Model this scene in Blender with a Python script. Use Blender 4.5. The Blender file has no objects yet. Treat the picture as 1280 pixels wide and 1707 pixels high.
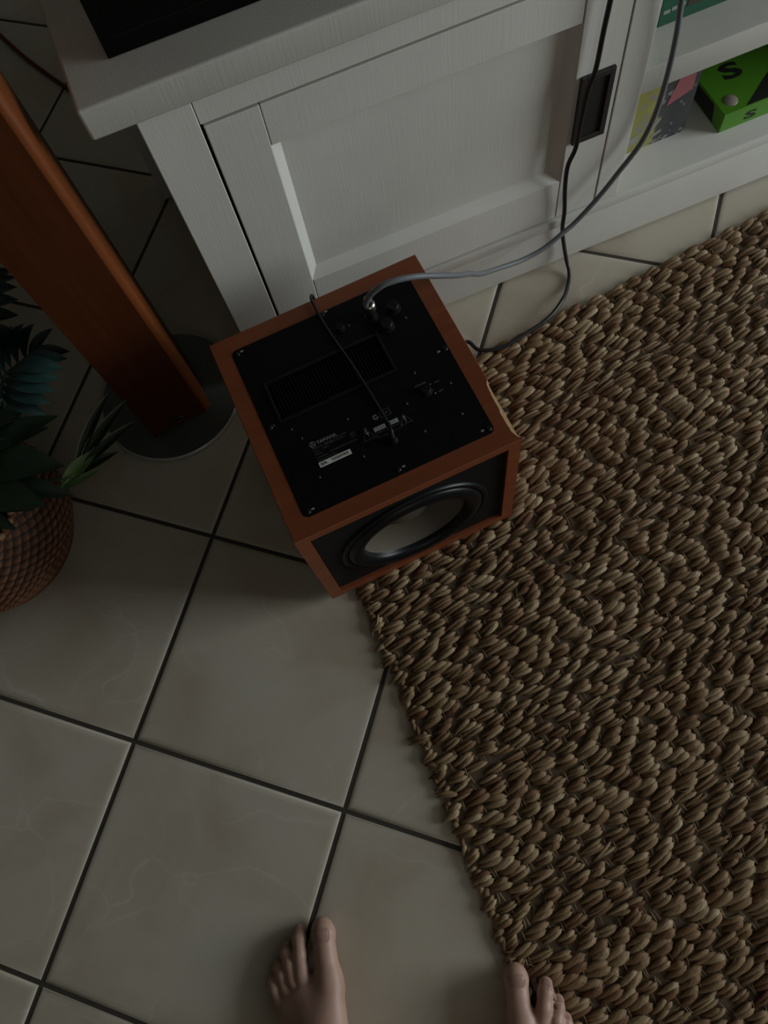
import bpy, bmesh, math, random
import numpy as np
from mathutils import Vector, Matrix

# ------------------------------------------------------------------ scene, camera, light
sc = bpy.context.scene
COL = sc.collection
random.seed(7)
RNG = np.random.default_rng(11)

cam_d = bpy.data.cameras.new('camera')
cam = bpy.data.objects.new('camera', cam_d)
COL.objects.link(cam)
cam_d.sensor_fit = 'HORIZONTAL'
cam_d.sensor_width = 36.0
cam_d.lens = 36.0 * 1318.3 / 1280.0
cam_d.clip_start = 0.02
RIGHT = Vector((0.952226, 0.287619, -0.102667))
DOWN = Vector((0.239180, -0.911398, -0.334884))
FWD = Vector((-0.189889, 0.294330, -0.936649))
cam.matrix_world = Matrix(((RIGHT.x, -DOWN.x, -FWD.x, 0.4978),
                           (RIGHT.y, -DOWN.y, -FWD.y, 0.0719),
                           (RIGHT.z, -DOWN.z, -FWD.z, 1.1816),
                           (0, 0, 0, 1)))
sc.camera = cam

world = bpy.data.worlds.new('dim_room')
sc.world = world
world.use_nodes = True
bg = world.node_tree.nodes['Background']
bg.inputs[0].default_value = (1.0, 0.94, 0.82, 1)
bg.inputs[1].default_value = 0.01


def area_light(name, loc, target, size, size_y, power, color):
    d = bpy.data.lights.new(name, 'AREA')
    d.shape = 'RECTANGLE'
    d.size, d.size_y = size, size_y
    d.energy, d.color = power, color
    o = bpy.data.objects.new(name, d)
    COL.objects.link(o)
    o.location = loc
    o.rotation_euler = (Vector(target) - Vector(loc)).to_track_quat('-Z', 'Y').to_euler()
    return o


# daylight through a glazed door away to the right, the only strong source in the dim room
area_light('window_daylight', (4.35, 2.02, 1.20), (0.2, 0.3, 0.3), 2.0, 2.2, 120.0, (0.915, 0.980, 1.0))
# weak fill light added behind the camera, lifting the surfaces facing it
area_light('rear_fill', (1.45, -1.58, 1.05), (0.2, 0.4, 0.1), 1.6, 1.0, 4.2, (1.0, 0.965, 0.90))

sc.view_settings.view_transform = 'Standard'
sc.view_settings.look = 'None'
sc.view_settings.exposure = 0.0
sc.view_settings.gamma = 1.0
sc.view_settings.use_curve_mapping = False
sc.cycles.use_denoising = True
sc.cycles.max_bounces = 8

# ------------------------------------------------------------------ helpers


def tag(o, label=None, cat=None, group=None, kind=None):
    if label: o['label'] = label
    if cat: o['category'] = cat
    if group: o['group'] = group
    if kind: o['kind'] = kind
    return o


def empty(name, loc=(0, 0, 0), rz=0.0, label=None, cat=None, group=None, kind=None, parent=None):
    o = bpy.data.objects.new(name, None)
    o.empty_display_size = 0.05
    COL.objects.link(o)
    o.location = loc
    o.rotation_euler = (0, 0, rz)
    o.parent = parent
    return tag(o, label, cat, group, kind)


def obj(name, bm, mats, parent=None, smooth=False, loc=None):
    me = bpy.data.meshes.new(name)
    bmesh.ops.recalc_face_normals(bm, faces=bm.faces[:])
    bm.to_mesh(me)
    bm.free()
    for m in (mats if isinstance(mats, (list, tuple)) else [mats]):
        me.materials.append(m)
    if smooth:
        me.polygons.foreach_set('use_smooth', [True] * len(me.polygons))
        if smooth != 'all':
            me.set_sharp_from_angle(angle=math.radians(40))
    o = bpy.data.objects.new(name, me)
    COL.objects.link(o)
    o.parent = parent
    if loc: o.location = loc
    return o


def raw_obj(name, verts, faces, mats, parent=None, smooth=True):
    me = bpy.data.meshes.new(name)
    me.from_pydata([tuple(map(float, v)) for v in verts], [], faces)
    for m in (mats if isinstance(mats, (list, tuple)) else [mats]):
        me.materials.append(m)
    if smooth:
        me.polygons.foreach_set('use_smooth', [True] * len(me.polygons))
    me.update()
    o = bpy.data.objects.new(name, me)
    COL.objects.link(o)
    o.parent = parent
    return o


def bx(bm, x0, x1, y0, y1, z0, z1, bev=0.0, seg=2, mi=0):
    """add a box, bevelled, to bm"""
    t = bmesh.new()
    v = [t.verts.new((x, y, z)) for z in (z0, z1) for y in (y0, y1) for x in (x0, x1)]
    for f in ((0, 2, 3, 1), (4, 5, 7, 6), (0, 1, 5, 4), (2, 6, 7, 3), (0, 4, 6, 2), (1, 3, 7, 5)):
        t.faces.new([v[i] for i in f])
    if bev > 0:
        bmesh.ops.bevel(t, geom=t.edges[:], offset=bev, segments=seg, affect='EDGES', profile=0.5)
    merge(bm, t, mi)
    return bm


def merge(bm, t, mi=None, M=None):
    t.verts.index_update()
    n = [bm.verts.new(M @ v.co if M is not None else v.co) for v in t.verts]
    for f in t.faces:
        try:
            g = bm.faces.new([n[v.index] for v in f.verts])
            g.material_index = f.material_index if mi is None else mi
            g.smooth = f.smooth
        except ValueError:
            pass
    t.free()


def box(x0, x1, y0, y1, z0, z1, bev=0.0, seg=2):
    return bx(bmesh.new(), x0, x1, y0, y1, z0, z1, bev, seg)


def catmull(pts, n=8):
    P = [Vector(p) for p in pts]
    P = [P[0] * 2 - P[1]] + P + [P[-1] * 2 - P[-2]]
    out = []
    for i in range(1, len(P) - 2):
        a, b, c, d = P[i - 1:i + 3]
        for k in range(n):
            t = k / n
            out.append(0.5 * ((2 * b) + (c - a) * t + (2 * a - 5 * b + 4 * c - d) * t * t + (3 * b - a - 3 * c + d) * t ** 3))
    out.append(P[-2].copy())
    return out


def tube(bm, pts, r, seg=10, smooth_path=8, cap=True):
    path = catmull(pts, smooth_path) if smooth_path else [Vector(p) for p in pts]
    rs = r if callable(r) else (lambda t: r)
    up = Vector((0, 0, 1))
    prev = None
    rings = []
    n = len(path)
    for i, p in enumerate(path):
        d = (path[min(i + 1, n - 1)] - path[max(i - 1, 0)]).normalized()
        if prev is None:
            a = up.cross(d)
            if a.length < 0.1: a = Vector((1, 0, 0)).cross(d)
        else:
            a = prev - d * prev.dot(d)
        a.normalize()
        prev = a
        b = d.cross(a)
        rr = rs(i / (n - 1))
        rings.append([bm.verts.new(p + (a * math.cos(2 * math.pi * k / seg) + b * math.sin(2 * math.pi * k / seg)) * rr) for k in range(seg)])
    for A, B in zip(rings, rings[1:]):
        for k in range(seg):
            f = bm.faces.new((A[k], A[(k + 1) % seg], B[(k + 1) % seg], B[k]))
            f.smooth = True
    if cap:
        bm.faces.new(rings[0][::-1])
        bm.faces.new(rings[-1])
    return bm


def lathe(bm, prof, seg=48, M=None, mi=0, close=False):
    """prof: (r, z) list, revolved about z"""
    M = M or Matrix()
    rings = []
    for r, z in prof:
        if r < 1e-6:
            rings.append([bm.verts.new(M @ Vector((0, 0, z)))])
        else:
            rings.append([bm.verts.new(M @ Vector((r * math.cos(2 * math.pi * k / seg), r * math.sin(2 * math.pi * k / seg), z))) for k in range(seg)])
    for A, B in zip(rings, rings[1:]):
        for k in range(seg):
            a = [A[k % len(A)], A[(k + 1) % len(A)], B[(k + 1) % len(B)], B[k % len(B)]]
            u = []
            for v in a:
                if v not in u: u.append(v)
            if len(u) > 2:
                f = bm.faces.new(u)
                f.smooth = True
                f.material_index = mi
    return bm


def prism(bm, poly, z0, z1, bev=0.0, mi=0, M=None):
    t = bmesh.new()
    a = [t.verts.new((x, y, z0)) for x, y in poly]
    b = [t.verts.new((x, y, z1)) for x, y in poly]
    n = len(poly)
    t.faces.new(a[::-1])
    top = t.faces.new(b)
    for i in range(n):
        t.faces.new((a[i], a[(i + 1) % n], b[(i + 1) % n], b[i]))
    if bev:
        bmesh.ops.bevel(t, geom=list(top.edges), offset=bev, segments=2, affect='EDGES', profile=0.5)
    merge(bm, t, mi, M)
    return bm


def rrect(x0, x1, y0, y1, r, n=5):
    out = []
    for cx, cy, a0 in ((x1 - r, y0 + r, -90), (x1 - r, y1 - r, 0), (x0 + r, y1 - r, 90), (x0 + r, y0 + r, 180)):
        for k in range(n + 1):
            a = math.radians(a0 + 90 * k / n)
            out.append((cx + r * math.cos(a), cy + r * math.sin(a)))
    return out


def text_into(bm, s, size, M, width=None, thick=0.0, bold=0.0):
    """lettering as flat mesh; baseline at local origin, fitted to width when given"""
    c = bpy.data.curves.new('t', 'FONT')
    c.body = s
    c.size = size
    c.resolution_u = 3
    c.offset = bold
    c.extrude = thick
    o = bpy.data.objects.new('t', c)
    COL.objects.link(o)
    dg = bpy.context.evaluated_depsgraph_get()
    me = o.evaluated_get(dg).to_mesh()
    t = bmesh.new()
    t.from_mesh(me)
    o.evaluated_get(dg).to_mesh_clear()
    bpy.data.objects.remove(o)
    bpy.data.curves.remove(c)
    if width and t.verts:
        xs = [v.co.x for v in t.verts]
        k = width / max(1e-6, max(xs) - min(xs))
        x0 = min(xs)
        for v in t.verts: v.co.x = (v.co.x - x0) * k
    merge(bm, t, None, M)


# ------------------------------------------------------------------ materials


class NT:
    def __init__(self, name):
        self.m = bpy.data.materials.new(name)
        self.m.use_nodes = True
        self.t = self.m.node_tree
        self.b = self.t.nodes['Principled BSDF']

    def n(self, typ, **kw):
        nd = self.t.nodes.new(typ)
        for k, v in kw.items():
            if k in nd.inputs.keys():
                nd.inputs[k].default_value = v
            else:
                setattr(nd, k, v)
        return nd

    def l(self, a, b):
        self.t.links.new(a, b)

    def coord(self, scale=(1, 1, 1), kind='Object', rot=(0, 0, 0), offset=None):
        tc = self.n('ShaderNodeTexCoord')
        mp = self.n('ShaderNodeMapping')
        mp.inputs['Scale'].default_value = scale
        mp.inputs['Rotation'].default_value = rot
        self.l(tc.outputs[kind], mp.inputs['Vector'])
        if offset is not None:
            self.l(offset, mp.inputs['Location'])
        return mp.outputs['Vector']

    def ramp(self, fac, stops):
        r = self.n('ShaderNodeValToRGB')
        e = r.color_ramp.elements
        while len(e) < len(stops): e.new(0.5)
        for i, (p, c) in enumerate(stops):
            e[i].position = p
            e[i].color = (*c, 1)
        self.l(fac, r.inputs['Fac'])
        return r.outputs['Color']

    def bump(self, h, strength=0.3, dist=0.001):
        b = self.n('ShaderNodeBump')
        b.inputs['Strength'].default_value = strength
        b.inputs['Distance'].default_value = dist
        self.l(h, b.inputs['Height'])
        self.l(b.outputs['Normal'], self.b.inputs['Normal'])
        return b


def plain(name, col, rough=0.5, metal=0.0, spec=0.5, coat=0.0, bump=0.0, bscale=200):
    a = NT(name)
    a.b.inputs['Base Color'].default_value = (*col, 1)
    a.b.inputs['Roughness'].default_value = rough
    a.b.inputs['Metallic'].default_value = metal
    a.b.inputs['Specular IOR Level'].default_value = spec
    if coat: a.b.inputs['Coat Weight'].default_value = coat
    if bump:
        nz = a.n('ShaderNodeTexNoise', Scale=bscale, Detail=3.0)
        a.l(a.coord(), nz.inputs['Vector'])
        a.bump(nz.outputs['Fac'], bump, 0.0006)
    return a.m


def m_paint():
    a = NT('white_painted_wood')
    v = a.coord((420, 420, 14))
    nz = a.n('ShaderNodeTexNoise', Scale=1.0, Detail=3.0, Roughness=0.6)
    a.l(v, nz.inputs['Vector'])
    a.bump(nz.outputs['Fac'], 0.35, 0.0005)
    n2 = a.n('ShaderNodeTexNoise', Scale=5.0, Detail=4.0)
    a.l(a.coord(), n2.inputs['Vector'])
    a.l(a.ramp(n2.outputs['Fac'], [(0.3, (0.545, 0.54, 0.50)), (0.7, (0.61, 0.605, 0.565))]), a.b.inputs['Base Color'])
    a.b.inputs['Roughness'].default_value = 0.45
    return a.m


def m_wood(name, c0, c1, c2, rough=0.35, axis='x', sc_=1.0, spec=0.35):
    a = NT(name)
    s = {'x': (3, 60, 60), 'z': (60, 60, 3), 'y': (60, 3, 60)}[axis]
    v = a.coord(tuple(k * sc_ for k in s))
    nz = a.n('ShaderNodeTexNoise', Scale=1.0, Detail=6.0, Roughness=0.62, Distortion=0.4)
    a.l(v, nz.inputs['Vector'])
    a.l(a.ramp(nz.outputs['Fac'], [(0.28, c0), (0.5, c1), (0.74, c2)]), a.b.inputs['Base Color'])
    a.bump(nz.outputs['Fac'], 0.08, 0.0004)
    a.b.inputs['Roughness'].default_value = rough
    a.b.inputs['Specular IOR Level'].default_value = spec
    return a.m


def m_tile():
    a = NT('marbled_ceramic')
    oi = a.n('ShaderNodeObjectInfo')
    mul = a.n('ShaderNodeMath', operation='MULTIPLY')
    mul.inputs[1].default_value = 37.0
    a.l(oi.outputs['Random'], mul.inputs[0])
    cb = a.n('ShaderNodeCombineXYZ')
    for i in range(3): a.l(mul.outputs[0], cb.inputs[i])
    v = a.coord(offset=cb.outputs[0])
    base = a.n('ShaderNodeTexNoise', Scale=5.5, Detail=5.0, Roughness=0.55, Distortion=0.5)
    a.l(v, base.inputs['Vector'])
    c1 = a.ramp(base.outputs['Fac'], [(0.3, (0.44, 0.375, 0.295)), (0.52, (0.515, 0.468, 0.385)), (0.75, (0.535, 0.508, 0.432))])
    # pale crack-like veins
    w = a.n('ShaderNodeTexNoise', Scale=4.0, Detail=3.0)
    a.l(v, w.inputs['Vector'])
    mix = a.n('ShaderNodeMixRGB', blend_type='ADD')
    mix.inputs['Fac'].default_value = 0.35
    a.l(v, mix.inputs[1])
    a.l(w.outputs['Color'], mix.inputs[2])
    vo = a.n('ShaderNodeTexVoronoi', Scale=7.0)
    vo.feature = 'DISTANCE_TO_EDGE'
    a.l(mix.outputs[0], vo.inputs['Vector'])
    vein = a.ramp(vo.outputs['Distance'], [(0.0, (1, 1, 1)), (0.008, (0.4, 0.4, 0.4)), (0.03, (0, 0, 0))])
    msk = a.n('ShaderNodeTexNoise', Scale=6.0, Detail=2.0)
    a.l(v, msk.inputs['Vector'])
    mk = a.ramp(msk.outputs['Fac'], [(0.46, (0, 0, 0)), (0.66, (0.55, 0.55, 0.55))])
    mm = a.n('ShaderNodeMixRGB', blend_type='MULTIPLY')
    mm.inputs['Fac'].default_value = 1.0
    a.l(vein, mm.inputs[1])
    a.l(mk, mm.inputs[2])
    fin = a.n('ShaderNodeMixRGB', blend_type='MIX')
    a.l(mm.outputs[0], fin.inputs['Fac'])
    a.l(c1, fin.inputs[1])
    fin.inputs[2].default_value = (0.64, 0.615, 0.535, 1)
    a.l(fin.outputs[0], a.b.inputs['Base Color'])
    n3 = a.n('ShaderNodeTexNoise', Scale=22.0, Detail=4.0)
    a.l(v, n3.inputs['Vector'])
    a.bump(n3.outputs['Fac'], 0.12, 0.002)
    a.b.inputs['Roughness'].default_value = 0.42
    a.b.inputs['Specular IOR Level'].default_value = 0.35
    return a.m


def m_jute():
    a = NT('braided_jute')
    g = a.n('ShaderNodeNewGeometry')
    base = a.ramp(g.outputs['Random Per Island'], [(0.0, (0.13, 0.055, 0.025)), (0.07, (0.195, 0.112, 0.055)), (0.45, (0.255, 0.175, 0.095)), (0.8, (0.312, 0.224, 0.129)), (1.0, (0.42, 0.327, 0.210))])
    v = a.coord((3, 20, 1), 'UV')
    nz = a.n('ShaderNodeTexNoise', Scale=1.0, Detail=4.0, Roughness=0.6)
    a.l(v, nz.inputs['Vector'])
    st = a.ramp(nz.outputs['Fac'], [(0.34, (0.50, 0.45, 0.38)), (0.60, (1.18, 1.18, 1.18))])
    big = a.n('ShaderNodeTexNoise', Scale=5.0, Detail=2.0)
    a.l(a.coord(), big.inputs['Vector'])
    bt = a.ramp(big.outputs['Fac'], [(0.35, (0.86, 0.80, 0.74)), (0.65, (1.05, 1.05, 1.05))])
    m1 = a.n('ShaderNodeMixRGB', blend_type='MULTIPLY')
    m1.inputs['Fac'].default_value = 1.0
    a.l(base, m1.inputs[1])
    a.l(st, m1.inputs[2])
    m2 = a.n('ShaderNodeMixRGB', blend_type='MULTIPLY')
    m2.inputs['Fac'].default_value = 1.0
    a.l(m1.outputs[0], m2.inputs[1])
    a.l(bt, m2.inputs[2])
    a.l(m2.outputs[0], a.b.inputs['Base Color'])
    a.bump(nz.outputs['Fac'], 0.7, 0.0012)
    a.b.inputs['Roughness'].default_value = 0.62
    a.b.inputs['Specular IOR Level'].default_value = 0.35
    return a.m


def m_leaf(name, c0, c1, rough=0.35):
    a = NT(name)
    nz = a.n('ShaderNodeTexNoise', Scale=30.0, Detail=3.0)
    a.l(a.coord((1, 1, 1)), nz.inputs['Vector'])
    a.l(a.ramp(nz.outputs['Fac'], [(0.3, c0), (0.7, c1)]), a.b.inputs['Base Color'])
    a.bump(nz.outputs['Fac'], 0.2, 0.001)
    a.b.inputs['Roughness'].default_value = rough
    return a.m


def m_skin():
    a = NT('skin')
    nz = a.n('ShaderNodeTexNoise', Scale=28.0, Detail=4.0)
    a.l(a.coord(), nz.inputs['Vector'])
    a.l(a.ramp(nz.outputs['Fac'], [(0.3, (0.36, 0.215, 0.165)), (0.55, (0.42, 0.265, 0.205)), (0.8, (0.46, 0.285, 0.23))]), a.b.inputs['Base Color'])
    n2 = a.n('ShaderNodeTexNoise', Scale=420.0, Detail=2.0)
    a.l(a.coord(), n2.inputs['Vector'])
    a.bump(n2.outputs['Fac'], 0.12, 0.0006)
    a.b.inputs['Roughness'].default_value = 0.5
    a.b.inputs['Subsurface Weight'].default_value = 0.12
    a.b.inputs['Subsurface Radius'].default_value = (0.006, 0.002, 0.001)
    a.b.inputs['Subsurface Scale'].default_value = 0.5
    return a.m


def m_weave():
    # weave colour follows the relief: crevices painted darker, standing in for shade
    a = NT('woven_cane')
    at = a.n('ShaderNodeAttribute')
    at.attribute_name = 'relief_shade'
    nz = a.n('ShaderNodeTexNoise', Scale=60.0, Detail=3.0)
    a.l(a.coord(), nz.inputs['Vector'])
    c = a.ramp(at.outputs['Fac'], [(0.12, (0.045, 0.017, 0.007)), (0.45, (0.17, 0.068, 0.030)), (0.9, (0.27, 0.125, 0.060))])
    t = a.ramp(nz.outputs['Fac'], [(0.3, (0.75, 0.72, 0.7)), (0.7, (1.1, 1.1, 1.1))])
    mx = a.n('ShaderNodeMixRGB', blend_type='MULTIPLY')
    mx.inputs['Fac'].default_value = 1.0
    a.l(c, mx.inputs[1])
    a.l(t, mx.inputs[2])
    a.l(mx.outputs[0], a.b.inputs['Base Color'])
    a.b.inputs['Roughness'].default_value = 0.55
    return a.m


PAINT = m_paint()
SUBWOOD = m_wood('cherry_vinyl_veneer', (0.150, 0.039, 0.014), (0.185, 0.050, 0.0185), (0.220, 0.062, 0.023), 0.42, 'x')
SPKWOOD = m_wood('cherry_wood_veneer', (0.11, 0.030, 0.008), (0.145, 0.041, 0.011), (0.175, 0.052, 0.015), 0.4, 'z', 1.0, 0.2)
TILE = m_tile()
GROUT = plain('dark_grout', (0.052, 0.046, 0.036), 0.9, bump=0.6, bscale=500)
JUTE = m_jute()
JUTEBASE = plain('jute_backing', (0.10, 0.068, 0.038), 0.9, bump=0.8, bscale=600)
BLACKMETAL = plain('black_powder_coat', (0.0032, 0.0038, 0.0038), 0.5, spec=0.12, bump=0.15, bscale=1500)
BLACKPLASTIC = plain('black_plastic', (0.006, 0.006, 0.006), 0.45, spec=0.2)
RUBBER = plain('black_rubber', (0.004, 0.005, 0.006), 0.36, spec=0.25)
BAFFLE = plain('black_baffle', (0.006, 0.0068, 0.0075), 0.55, spec=0.2, bump=0.2, bscale=900)
CONE = plain('brown_paper_cone', (0.088, 0.072, 0.054), 0.6, bump=0.2, bscale=300)
MDF = plain('raw_mdf', (0.27, 0.165, 0.075), 0.85, bump=0.8, bscale=400)
PRINT = plain('grey_print', (0.24, 0.25, 0.25), 0.6)
PRINTDIM = plain('faint_print', (0.085, 0.088, 0.086), 0.6)
STICKER = plain('white_sticker', (0.62, 0.63, 0.60), 0.5)
INK = plain('dark_ink', (0.03, 0.03, 0.03), 0.6)
CHROME = plain('nickel', (0.55, 0.54, 0.5), 0.28, metal=1.0)
GREYCABLE = plain('grey_cable_jacket', (0.135, 0.145, 0.155), 0.45, spec=0.3)
BLACKCORD = plain('black_cord', (0.008, 0.008, 0.009), 0.4)
REDCORD = plain('dark_red_cable', (0.10, 0.012, 0.008), 0.5)
GLASSBLACK = plain('gloss_black_screen', (0.0025, 0.0025, 0.0025), 0.35, spec=0.12)
PLATE = plain('smoked_glass_plate', (0.085, 0.092, 0.082), 0.3, spec=0.5)
PLATEEDGE = plain('plate_rim_highlight', (0.40, 0.42, 0.38), 0.25)  # lighter rim colour paints in the highlight along the plate edge
HANDLE = plain('dark_bronze', (0.020, 0.018, 0.016), 0.5)
HANDLEIN = plain('handle_black', (0.006, 0.006, 0.006), 0.6)
WALL = plain('olive_wall_paint', (0.07, 0.066, 0.05), 0.8, bump=0.3, bscale=120)
CEIL = plain('ceiling_paint', (0.22, 0.21, 0.185), 0.85)
WHITETRIM = plain('white_trim', (0.6, 0.6, 0.56), 0.5)
SKIN = m_skin()
NAIL = plain('toenail', (0.58, 0.37, 0.305), 0.32)
WICKER = m_wood('brown_wicker', (0.075, 0.028, 0.011), (0.15, 0.060, 0.026), (0.23, 0.105, 0.050), 0.6, 'x', 3.0)
STITCH = plain('pale_cane', (0.34, 0.22, 0.11), 0.55, bump=0.4, bscale=300)
SOIL = plain('dark_soil', (0.010, 0.008, 0.006), 0.95, bump=1.0, bscale=150)
LEAFSHEEN = m_leaf('teal_sheen_leaf', (0.008, 0.027, 0.026), (0.015, 0.046, 0.043), 0.34)  # teal sheen of the window light, put into the leaf colour
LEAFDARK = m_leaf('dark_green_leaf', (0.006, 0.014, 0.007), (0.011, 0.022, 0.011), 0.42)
LEAFLIGHT = m_leaf('bright_green_margin', (0.085, 0.17, 0.05), (0.15, 0.24, 0.085), 0.45)
STEM = plain('stem_green', (0.03, 0.055, 0.02), 0.5)

# ------------------------------------------------------------------ the room
T = 0.333
G = 0.0032         # half the grout width
NX0, NX1, NY0, NY1 = -3, 15, -5, 10

floor = obj('floor', box(NX0 * T, NX1 * T, NY0 * T, NY1 * T, -0.05, -0.0022), GROUT)
tag(floor, kind='structure')
tbm = bmesh.new()
rings_ = []
for ins, z in ((0.0, -0.010), (0.0, -0.0020), (0.0012, -0.0010), (0.0045, -0.0002), (0.010, 0.0)):
    e = T / 2 - G - ins
    rings_.append([tbm.verts.new((x, y, z)) for x, y in ((-e, -e), (e, -e), (e, e), (-e, e))])
for A, B in zip(rings_, rings_[1:]):
    for k in range(4): tbm.faces.new((A[k], A[(k + 1) % 4], B[(k + 1) % 4], B[k]))
tbm.faces.new(rings_[-1])
tile_me = None
for i in range(NX0, NX1):
    for j in range(NY0, NY1):
        if tile_me is None:
            o = obj('tile', tbm, TILE, floor, smooth=True)
            tile_me = o.data
        else:
            o = bpy.data.objects.new('tile', tile_me)
            COL.objects.link(o)
            o.parent = floor
        o.location = ((i + 0.5) * T, (j + 0.5) * T, random.uniform(-0.0003, 0.0003))
        o.rotation_euler = (0, 0, math.pi * random.randint(0, 1))

wl = obj('wall_left', box(NX0 * T - 0.1, NX0 * T, NY0 * T, NY1 * T, -0.05, 2.5), WALL)
tag(wl, kind='structure')
wr = obj('wall_right', box(NX1 * T, NX1 * T + 0.1, NY0 * T, NY1 * T, -0.05, 2.5), WALL)
tag(wr, kind='structure')
wf = obj('wall_front', box(NX0 * T - 0.1, NX1 * T + 0.1, NY0 * T - 0.1, NY0 * T, -0.05, 2.5), WALL)
tag(wf, kind='structure')
tag(obj('ceiling', box(NX0 * T - 0.1, NX1 * T + 0.1, NY0 * T - 0.1, NY1 * T + 0.1, 2.5, 2.6), CEIL), kind='structure')
wb = obj('wall_back', box(NX0 * T - 0.1, NX1 * T, NY1 * T, NY1 * T + 0.1, -0.05, 2.5), WALL)
tag(wb, kind='structure')
tag(obj('baseboard_left', box(NX0 * T, NX0 * T + 0.015, NY0 * T, NY1 * T, 0.0, 0.08, 0.003), WHITETRIM), kind='structure')
tag(obj('baseboard_back', box(NX0 * T + 0.015, NX1 * T, NY1 * T - 0.015, NY1 * T, 0.0, 0.08, 0.003), WHITETRIM), kind='structure')

# ------------------------------------------------------------------ the cabinet
CA = math.radians(38.6)
CABP = (0.2514, 0.8329, 0.0)
CAB_M = Matrix.Translation(CABP) @ Matrix.Rotation(CA, 4, 'Z')
cab = empty('cabinet', CABP, CA, 'low white painted wooden cabinet with a panelled door and open shelves at the right', 'cabinet')
S0, S1, DEP = -0.339, 1.22, 0.50
OPEN0, OPEN1 = 0.305, 0.80
# top slab, soft upper edges
obj('worktop', box(-0.388, S1 + 0.05, -0.006, DEP + 0.03, 0.5595, 0.5985, 0.004, 3), PAINT, cab, smooth=True)
# posts at the front
obj('post', box(S0, -0.2765, 0.0, 0.055, 0.0, 0.5595, 0.0012), PAINT, cab)
obj('post', box(0.2650, OPEN0, 0.0, 0.05, 0.1190, 0.5595, 0.0012), PAINT, cab)
obj('post', box(OPEN1, OPEN1 + 0.04, 0.0, 0.05, 0.1190, 0.5595, 0.0012), PAINT, cab)
obj('post', box(S1 - 0.062, S1, 0.0, 0.055, 0.0, 0.5595, 0.0012), PAINT, cab)
# rear leg, just outside the left side panel
obj('rear_leg', box(-0.390, -0.340, DEP - 0.045, DEP, 0.0, 0.5595, 0.0012), PAINT, cab)
# rail above the doors
obj('top_rail', box(-0.2755, S1 - 0.062, 0.002, 0.03, 0.5245, 0.5593, 0.001), PAINT, cab)
# carcass
obj('side_panel', box(S0 + 0.003, S0 + 0.02, 0.05, DEP - 0.001, 0.02, 0.5594), PAINT, cab)
obj('side_panel', box(S1 - 0.02, S1 - 0.003, 0.05, DEP - 0.001, 0.02, 0.5594), PAINT, cab)
obj('partition', box(0.285, OPEN0 - 0.001, 0.05, DEP - 0.012, 0.1187, 0.5594), PAINT, cab)
obj('partition', box(OPEN1 + 0.001, OPEN1 + 0.02, 0.05, DEP - 0.012, 0.1187, 0.5594), PAINT, cab)
obj('back_panel', box(S0 + 0.02, S1 - 0.02, DEP - 0.012, DEP - 0.002, 0.02, 0.5594), PAINT, cab)
# bottom board with its front nosing, and the stepped plinth below it
obj('bottom_board', box(-0.2755, S1 - 0.062, -0.003, DEP - 0.013, 0.0955, 0.1185, 0.004), PAINT, cab, smooth=True)
obj('plinth', box(-0.2755, S1 - 0.062, -0.001, 0.03, 0.004, 0.0950, 0.003), PAINT, cab, smooth=True)
# middle shelf
obj('shelf', box(OPEN0 + 0.0005, OPEN1 - 0.0005, 0.0025, DEP - 0.013, 0.3085, 0.35, 0.0025), PAINT, cab, smooth=True)


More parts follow.
